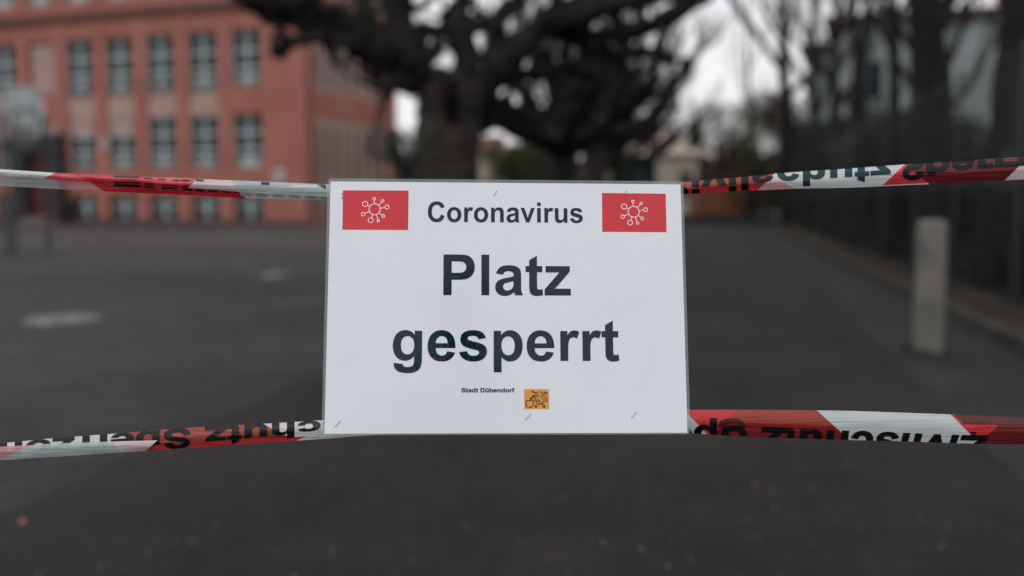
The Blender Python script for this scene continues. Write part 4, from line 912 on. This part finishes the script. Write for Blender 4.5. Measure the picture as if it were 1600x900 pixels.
RP(up, 'printed_lettering', rb, (V, F), lambda a, b: (1407.5+a*.0285, offx(1420)+(b-1062)*.0275), M['fink'], None)
V, F, _ = text_tris('perrzone', 30)
RP(up, 'printed_lettering', rb, (V, F), lambda a, b: (1443.5+a*S, offx(1443.5+a*S)+(b-1062)*.0258), M['fink'], None)
RP(up, 'printed_lettering', rb, blocks([(1067, 1075, 14.8, 18.4), (1083, 1094, 15.4, 19), (1140, 1151, 17, 20.6), (1451, 1461.5, 12, 20.5)]), ide, M['fink'], None)
# --- lower, left of the notice
topLL = [(-700, 752), (0, 692.8), (84, 684.6), (169, 678.3), (250, 671.6), (334, 665.5), (419, 661.7), (512, 656), (650, 652), (800, 650)]
botLL = [(-700, 790), (0, 719), (84, 714), (169, 708.2), (219, 705), (250, 702.8), (334, 697.4), (419, 690.8), (460, 688.8), (520, 684.7), (560, 681.3), (600, 678.6), (650, 674), (800, 670)]
flTop = [(-700, 757), (0, 698), (47, 695.5), (84, 693), (169, 690), (245, 688), (260, 687)]
rl = Ribbon(topLL, botLL, YL, .005, .001); rf = Ribbon(flTop, botLL, YL, .003, -.0055)
b1, b2, b3 = ((193, 0), (206, 1)), ((411, 0), (452, .8)), ((478, .8), (463, 1))
def fLL(x, v):
    if line_side(x, v, b1): return 0
    if v > .8 and x > 240: return 1 if line_side(x, v, b3) else 0
    return 2 if line_side(x, v, b2) else 0
RM(lo, 'back_film', rl, -650, 800, [b1, b2, b3, ((240, .8), (500, .8)), ((240, 0), (240.001, 1))], fLL, [M['fwhite'], M['fred'], M['fmred']], None)
d1, d2, d3 = ((47, 0), (1, 1)), ((246, 0), (228, 1)), ((175, 0), (190, 1))
RM(lo, 'front_flap', rf, -650, 250, [d1, d2, d3], lambda x, v: 1 if line_side(x, v, d1) else 99 if not line_side(x, v, d2) else 0 if line_side(x, v, d3) else 2, [M['fteal'], M['fpink'], M['fpalepink']], None)
V, F, _ = text_tris('Zivilschutz Sperrzone Ziv', 30)
vsLL = lambda x: float(np.interp(x, [0, 250, 330, 370, 410, 440, 480], [.017, .0205, .0213, .02, .0178, .0175, .0142]))
RP(lo, 'printed_lettering', rl, (V, F), lambda a, b: (682.5-a*.0343, .4+b*vsLL(682.5-a*.0343)), M['fink'], None, x0=-200, x1=513)
V, F, _ = text_tris('s'); 
# --- lower, right of the notice
topLR = [(800, 646), (1000, 641), (1078, 640.1), (1170, 640), (1275, 641), (1330, 641.9), (1485, 647.4), (1600, 652.3), (2300, 686)]
botLR = [(800, 668), (1000, 673), (1078, 676.4), (1092, 677.6), (1170, 683), (1330, 687.7), (1400, 689), (1500, 692.8), (1600, 694.6), (2300, 712)]
rr = Ribbon(topLR, botLR, YL, .006, 0)
e1, e2, e3, e4 = ((1066.5, 0), (1105, 1)), ((1151, 0), (1115, 1)), ((1276, 0), (1328, 1)), ((1485, 0), (1532, 1)); e5 = ((1490, 0), (1537, 1)); e6 = ((1575, 0), (1528, 1))
def fLR(x, v):
    if line_side(x, v, e1) and v > .15: return 0
    if line_side(x, v, e2): return 1
    if line_side(x, v, e3): return 2 if v < .5 else 5
    if line_side(x, v, e4): return 0
    if line_side(x, v, e5): return 1
    if line_side(x, v, e6) and v > .32: return 1
    return 3 if v > .25 else 4
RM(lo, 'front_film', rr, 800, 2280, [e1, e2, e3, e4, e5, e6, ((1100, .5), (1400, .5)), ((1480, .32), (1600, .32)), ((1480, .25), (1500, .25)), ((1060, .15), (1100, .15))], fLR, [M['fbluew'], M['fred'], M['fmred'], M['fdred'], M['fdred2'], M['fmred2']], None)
V, F, _ = text_tris('Zivilschutz Sperr', 30)
blr = lambda x: float(np.interp(x, [1100, 1200, 1280, 1350, 1460, 1520], [664.6, 668.2, 672.5, 674.5, 679, 681]))
def tfLR(a, b):
    x = 1545-a*.0336; t, _b = rr.ys(x); return x-b*float(np.interp(x, [1150, 1350, 1540], [0, .005, .011])), float(blr(x)-t)+b*.028
RP(lo, 'printed_lettering', rr, (V, F), tfLR, M['fink'], None, x0=1070)
V, F, _ = text_tris('S', 30)
RP(lo, 'printed_lettering', rr, (V, F), lambda a, b: (1167-a*.0345, 14.5+b*.028), M['finkr'], None, lift=.0003, w1=.72)
RP(lo, 'printed_lettering', rr, blocks([(1516, 1525.5, 25.5, 33)]), ide, M['finkr'], None, lift=.0003)
# white edge of the lower tape showing under the notice is part of the back film itself

# steel posts just outside the frame that the tapes are tied to
for px, lab in ((-640, 'steel post out of frame on the left holding both tapes'), (2270, 'steel post out of frame on the right holding both tapes')):
    p = at(px, 300, 1.262); e = empty('steel_post', (p.x, 1.262, 0), 0, lab, 'post', 'steel posts holding the tapes')
    q = MB(); q.tube([(0, 0, .012), (0, 0, 1.4)], .024, 12); q.build('shaft', M['metal'], e)
    q = MB(); q.tube([(0, 0, .0), (0, 0, .012)], .11, 20); q.build('foot', M['dmetal'], e)
    for z0 in (at(px, 225 if px < 0 else 215, 1.262).z, at(px, 770 if px < 0 else 700, 1.21).z):
        q = MB(); q.tube([(0, 0, z0-.018), (0, 0, z0+.018)], .0265, 14); q.build('tape_knot', M['fwhite'], e)

# ------------------------------------------------------------------ THE NOTICE
sg = empty('laminated_notice', (-.00569, 1.16637, 1.02549), 0, 'white laminated paper notice reading Coronavirus Platz gesperrt, stapled to both tapes', 'sign')
tilt, yaw, roll = -.233096, .0454869, .0079519
ct, st = math.cos(tilt), math.sin(tilt)
Rm = Matrix.Rotation(yaw, 3, 'Z') @ Matrix.Rotation(tilt, 3, 'X') @ Matrix.Rotation(roll, 3, 'Y')
sg.rotation_euler = Rm.to_euler()
mm = .001
PLN = lambda x, z: -.0012*math.sin(x*11+.6)*math.sin((z+.15)*9) * 0
def flat(name, loops, y, th, m, holes=False):
    """thin flat shape with thickness, in the plane of the notice (mm)"""
    flatp = [q for l in loops for q in l]
    tr = tessellate_polygon([[Vector((a, b, 0)) for a, b in l] for l in loops]); n = len(flatp); mb = MB()
    vs = [(a*mm, y, b*mm) for a, b in flatp]+[(a*mm, y+th, b*mm) for a, b in flatp]
    fs = []
    for t in tr:
        a, b, c = [Vector((*flatp[i], 0)) for i in t]
        if (b-a).cross(c-a).z < 0: t = (t[0], t[2], t[1])
        fs.append(tuple(t)); fs.append(tuple(i+n for i in t)[::-1])
    k = 0
    for l in loops:
        L = len(l)
        for i in range(L): fs.append((k+i, k+(i+1) % L, n+k+(i+1) % L, n+k+i))
        k += L
    mb.add(vs, fs); return mb.build(name, m, sg)
paper = [(-210, -148.5), (210, -148.5), (210, 148.5), (-210, 148.5)]
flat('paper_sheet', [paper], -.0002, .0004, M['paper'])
def rrect(x0, x1, z0, z1, r, n=6):
    o = []
    for cx, cz, a0 in ((x1-r, z0+r, -90), (x1-r, z1-r, 0), (x0+r, z1-r, 90), (x0+r, z0+r, 180)):
        for k in range(n+1): a = R_(a0+90*k/n); o.append((cx+r*math.cos(a), cz+r*math.sin(a)))
    return o
flat('laminate_border', [rrect(-213.3, 213.3, -150.3, 152.4, 5), [(x*1.0003, z*1.0003) for x, z in paper]], -.0004, .0008, M['clear'])
for nm, pts in (('red_panel', [(-194.9, 90.0), (-117.4, 90.1), (-117.3, 138.1), (-195, 137.7)]), ('red_panel', [(113.9, 89.4), (191.4, 89.4), (191.5, 136.8), (114.3, 137.1)])):
    flat(nm, [pts], -.00032, .0001, M['red'])
def ring(mb, cx, cz, r, wd, y, n=28):
    vs = []
    for k in range(n):
        a = 2*math.pi*k/n
        for q in (r-wd/2, r+wd/2): vs.append(((cx+q*math.cos(a))*mm, y, (cz+q*math.sin(a))*mm))
    mb.add(vs, [(2*k, 2*k+1, (2*k+3) % (2*n), (2*k+2) % (2*n)) for k in range(n)])
def stroke(mb, pts, wd, y, closed=False):
    pts = [Vector((a, b)) for a, b in pts]
    if closed: pts = pts+[pts[0], pts[1]]
    L = []; N = len(pts)
    for i, p in enumerate(pts):
        d = (pts[min(i+1, N-1)]-pts[max(i-1, 0)]).normalized(); nn = Vector((-d.y, d.x))*wd/2; L += [p+nn, p-nn]
    mb.add([(a.x*mm, y, a.y*mm) for a in L], [(2*i, 2*i+1, 2*i+3, 2*i+2) for i in range(N-1)])
NODES = [(660, 243, 24), (818, 283, 24), (900, 403, 38), (832, 573, 28), (742, 665, 22), (600, 655, 46), (460, 540, 34), (493, 345, 50)]
for cx, cz in ((-157.2, 115.0), (152.2, 114.2)):
    mb = MB(); k = .0634; y = -.00042; ring(mb, cx, cz, 105*k, .86, y, 40)
    for nx_, ny_, r in NODES:
        dx, dz = (nx_-672)*k, -(ny_-445)*k; d = math.hypot(dx, dz); ux, uz = dx/d, dz/d
        ring(mb, cx+dx, cz+dz, r*k, .84, y, 20)
        stroke(mb, [(cx+ux*105*k, cz+uz*105*k), (cx+dx-ux*r*k, cz+dz-uz*r*k)], .8, y)
    mb.build('virus_symbol', M['lwhite'], sg)
def words(s, x0, x1, base, cap, name='lettering', rot=0., up_=1.0):
    V, F, _ = text_tris(s, 28 if cap < 6 else 0); xs = [v[0] for v in V]; a, b = min(xs), max(xs); k = (x1-x0)/(b-a)
    me = bpy.data.meshes.new(name)
    me.from_pydata([((x0+(x-a)*k)*mm, -.00045, (base+z*cap/1466+(x-a)*k*rot)*mm) for x, z in V], [], F); me.materials.append(M['ink'])
    o = bpy.data.objects.new(name, me); C.objects.link(o); o.parent = sg; return o
words('Coronavirus', -94.2, 90.7, 100.2, 24.6)
words('Platz', -75.2, 75.4, 12.4, 48.6)
words('gesperrt', -133.4, 131.7, -64.9, 48.6)
words('Stadt Dübendorf', -53.3, 8.4, -101.4, 4.9)
# coat of arms: outlined lion rearing over a tub, on an amber ground
flat('coat_of_arms', [[(19.6, -120.8), (48.6, -120.9), (48.6, -97.9), (19.6, -97.7)]], -.00032, .0001, M['amber'])
mb = MB(); y = -.00043
def A(pts, wd=.95, closed=False):
    P = [(19.6+(a-178)*.0382, -97.75-(b-158)*.0385) for a, b in pts]
    s = spline([(x, z, 0) for x, z in (P+[P[0]] if closed else P)], 4) if len(P) > 2 else [Vector((*p, 0)) for p in P]
    stroke(mb, [(p.x, p.y) for p in s], wd, y)
A([(235, 505), (235, 600), (240, 650), (275, 690), (340, 705), (405, 690), (445, 650), (452, 600), (452, 505)], .95); A([(225, 505), (462, 505)], 1.0)
A([(400, 225), (520, 262)], 1.5); A([(500, 255), (560, 265), (600, 245), (660, 242), (710, 275), (728, 330), (700, 370), (685, 395), (740, 455), (800, 510)], .8)
A([(540, 270), (545, 330), (560, 350), (600, 325), (630, 345), (610, 385), (560, 395), (540, 370)], .8)
A([(540, 300), (520, 340), (490, 350), (440, 345), (405, 400), (355, 450)], .9); A([(480, 380), (440, 400), (400, 465)], .9); A([(450, 440), (480, 490), (510, 525), (540, 500), (500, 440)], .9)
A([(560, 450), (600, 465), (650, 500), (620, 520), (560, 520), (560, 590), (500, 690)], .9); A([(650, 495), (625, 560), (650, 610), (590, 640), (550, 700)], .9)
A([(650, 610), (720, 610), (750, 690), (810, 700)], .9); A([(700, 580), (760, 590), (790, 650), (815, 700)], .9)
A([(700, 580), (730, 530), (800, 530), (860, 530), (885, 480), (850, 400), (800, 310), (820, 260), (885, 258), (870, 300), (840, 275)], .8)
A([(735, 330), (770, 260), (840, 250)], .8); A([(745, 330), (800, 430), (840, 500)], .8); A([(480, 360), (500, 400), (530, 420)], 1.6)
A([(490, 695), (560, 700)], 1.3); A([(740, 695), (815, 700)], 1.3); A([(345, 455), (400, 470)], 1.3)
mb.build('lion_emblem', M['ink'], sg)
# staples: two dark prongs and a glint of wire where each goes through the film
for i, (sx, sz, a, L) in enumerate([(-13.9, 135.2, 62, 9.5), (142.3, 136.6, 62, 10), (-195.0, -137.4, 48, 10), (23.9, -130.0, 47, 10.5), (147.3, -128.0, 50, 10.5)]):
    q = MB(); c, s = math.cos(R_(a)), math.sin(R_(a))
    for t0, t1 in ((-.5, -.12), (.10, .46)):
        q.tube([((sx+c*L*t0)*mm, -.0004, (sz+s*L*t0)*mm), ((sx+c*L*(t0+t1)/2)*mm, -.0007, (sz+s*L*(t0+t1)/2)*mm), ((sx+c*L*t1)*mm, -.0005, (sz+s*L*t1)*mm)], [.0001, .00034, .0001], 6)
    st_ = q.build('staple', M['slot'], sg)
    q = MB(); q.tube([((sx-c*L*.14)*mm, -.0007, (sz-s*L*.14)*mm), ((sx+c*L*.12)*mm, -.0007, (sz+s*L*.12)*mm)], .0003, 5); q.build('wire', M['staple'], st_)
q = MB()
for dz in (0, -4.6): q.tube([(-195.9*mm, -.0005, (134+dz)*mm), (-195.5*mm, -.0006, (131.8+dz)*mm)], .0004, 5)
q.build('staple', M['slot'], sg)

# ------------------------------------------------------------------ what the glossy notice mirrors: the photographer and two unseen cypresses added behind the camera to darken its reflection
def skinned(name, joints, bones, m, parent, sub=2):
    me = bpy.data.meshes.new(name); me.from_pydata([j[:3] for j in joints], bones, []); me.materials.append(m)
    o = bpy.data.objects.new(name, me); C.objects.link(o); o.parent = parent
    sk = o.modifiers.new('skin', 'SKIN'); sk.use_smooth_shade = True
    lay = me.skin_vertices[0] if me.skin_vertices else None
    if lay is None:
        bm = bmesh.new(); bm.from_mesh(me); bm.verts.layers.skin.verify(); bm.to_mesh(me); bm.free(); lay = me.skin_vertices[0]
    for i, j in enumerate(joints): lay.data[i].radius = (j[3], j[4] if len(j) > 4 else j[3]); lay.data[i].use_root = i == 0
    s_ = o.modifiers.new('sub', 'SUBSURF'); s_.levels = s_.render_levels = sub; return o
per = empty('person', (.0, -.52, 0), 0, 'photographer in a dark coat holding the camera, seen only as a reflection in the notice', 'person')
J = [(0, 0, .98, .155, .11), (0, .01, 1.2, .15, .11), (0, 0, 1.40, .17, .10), (0, .01, 1.50, .06, .06), (0, .02, 1.58, .055, .06), (0, .035, 1.66, .078, .095), (0, .03, 1.735, .072, .085),
     (.19, 0, 1.43, .055), (.25, .10, 1.20, .045), (.10, .32, 1.12, .030), (-.19, 0, 1.43, .055), (-.25, .10, 1.20, .045), (-.10, .32, 1.12, .030),
     (.10, 0, .90, .09), (.11, .03, .50, .062), (.12, -.01, .09, .042), (.13, .13, .04, .036), (-.10, 0, .90, .09), (-.11, .03, .50, .062), (-.12, -.01, .09, .042), (-.13, .13, .04, .036)]
B = [(0, 1), (1, 2), (2, 3), (3, 4), (4, 5), (5, 6), (2, 7), (7, 8), (8, 9), (2, 10), (10, 11), (11, 12), (0, 13), (13, 14), (14, 15), (15, 16), (0, 17), (17, 18), (18, 19), (19, 20)]
per.scale = (.965, .965, .965)
skinned('body', J, B, M['coat'], per)
q = MB(); q.tube([(0, .035+.0, 1.60), (0, .055, 1.63), (0, .06, 1.69), (0, .05, 1.735)], [.04, .074, .078, .055], 16); q.tube([(0, .135, 1.69), (0, .158, 1.655), (0, .14, 1.65)], [.008, .016, .008], 8)
for sx in (-1, 1):
    q.tube([(sx*.03, .128, 1.69), (sx*.03, .139, 1.69)], [.012, .006], 8); q.tube([(sx*.077, .03, 1.70), (sx*.088, .025, 1.675), (sx*.077, .03, 1.645)], [.008, .014, .008], 8)
q.build('face', M['skin'], per, True)
q = MB(); q.tube([(0, -.02, 1.60), (0, -.01, 1.68), (0, .02, 1.76), (0, .06, 1.785)], [.06, .096, .086, .03], 16); q.build('hair', M['hair'], per, True)
for sx in (-1, 1):
    JH = [(sx*.10, .33, 1.12, .022), (sx*.075, .37, 1.125, .026, .016), (sx*.06, .39, 1.16, .010), (sx*.045, .40, 1.175, .007)]; BH = [(0, 1), (1, 2), (2, 3)]
    for k in range(4):
        n0 = len(JH); z = 1.148-.017*k; JH += [(sx*.066, .395, z, .009), (sx*.058, .425, z, .008), (sx*.045, .432-.002*k, z-.004, .007)]; BH += [(1, n0), (n0, n0+1), (n0+1, n0+2)]
    skinned('hand', JH, BH, M['skin'], per, 1)
pc = empty('photo_camera', (0, -.11, 1.15), 0, 'black camera in the hands of the reflected photographer', 'camera')
pc.rotation_euler = (-PITCH, 0, 0)
boxo('camera_body', M['dmetal'], pc, -.065, .065, -.035, .015, -.045, .045, bevel=.008); boxo('viewfinder', M['dmetal'], pc, -.025, .025, -.03, .012, .046, .068, bevel=.004)
q = MB(); q.tube([(0, .016, 0), (0, .07, 0)], .032, 24); q.build('lens', M['dmetal'], pc)
shrub('added_cypress', -1.15, -24, 2.1, 2.1, 8.4, M['leaf'], 'broad dark cypress added out of view behind the photographer to be mirrored in the notice', 'tree', n=6000, size=.14, seed=61, conical=True)
shrub('added_cypress', 3.1, -24, 1.1, 1.1, 8.0, M['leaf'], 'narrow dark cypress added out of view behind the photographer to be mirrored in the notice', 'tree', n=4000, size=.12, seed=62, conical=True)
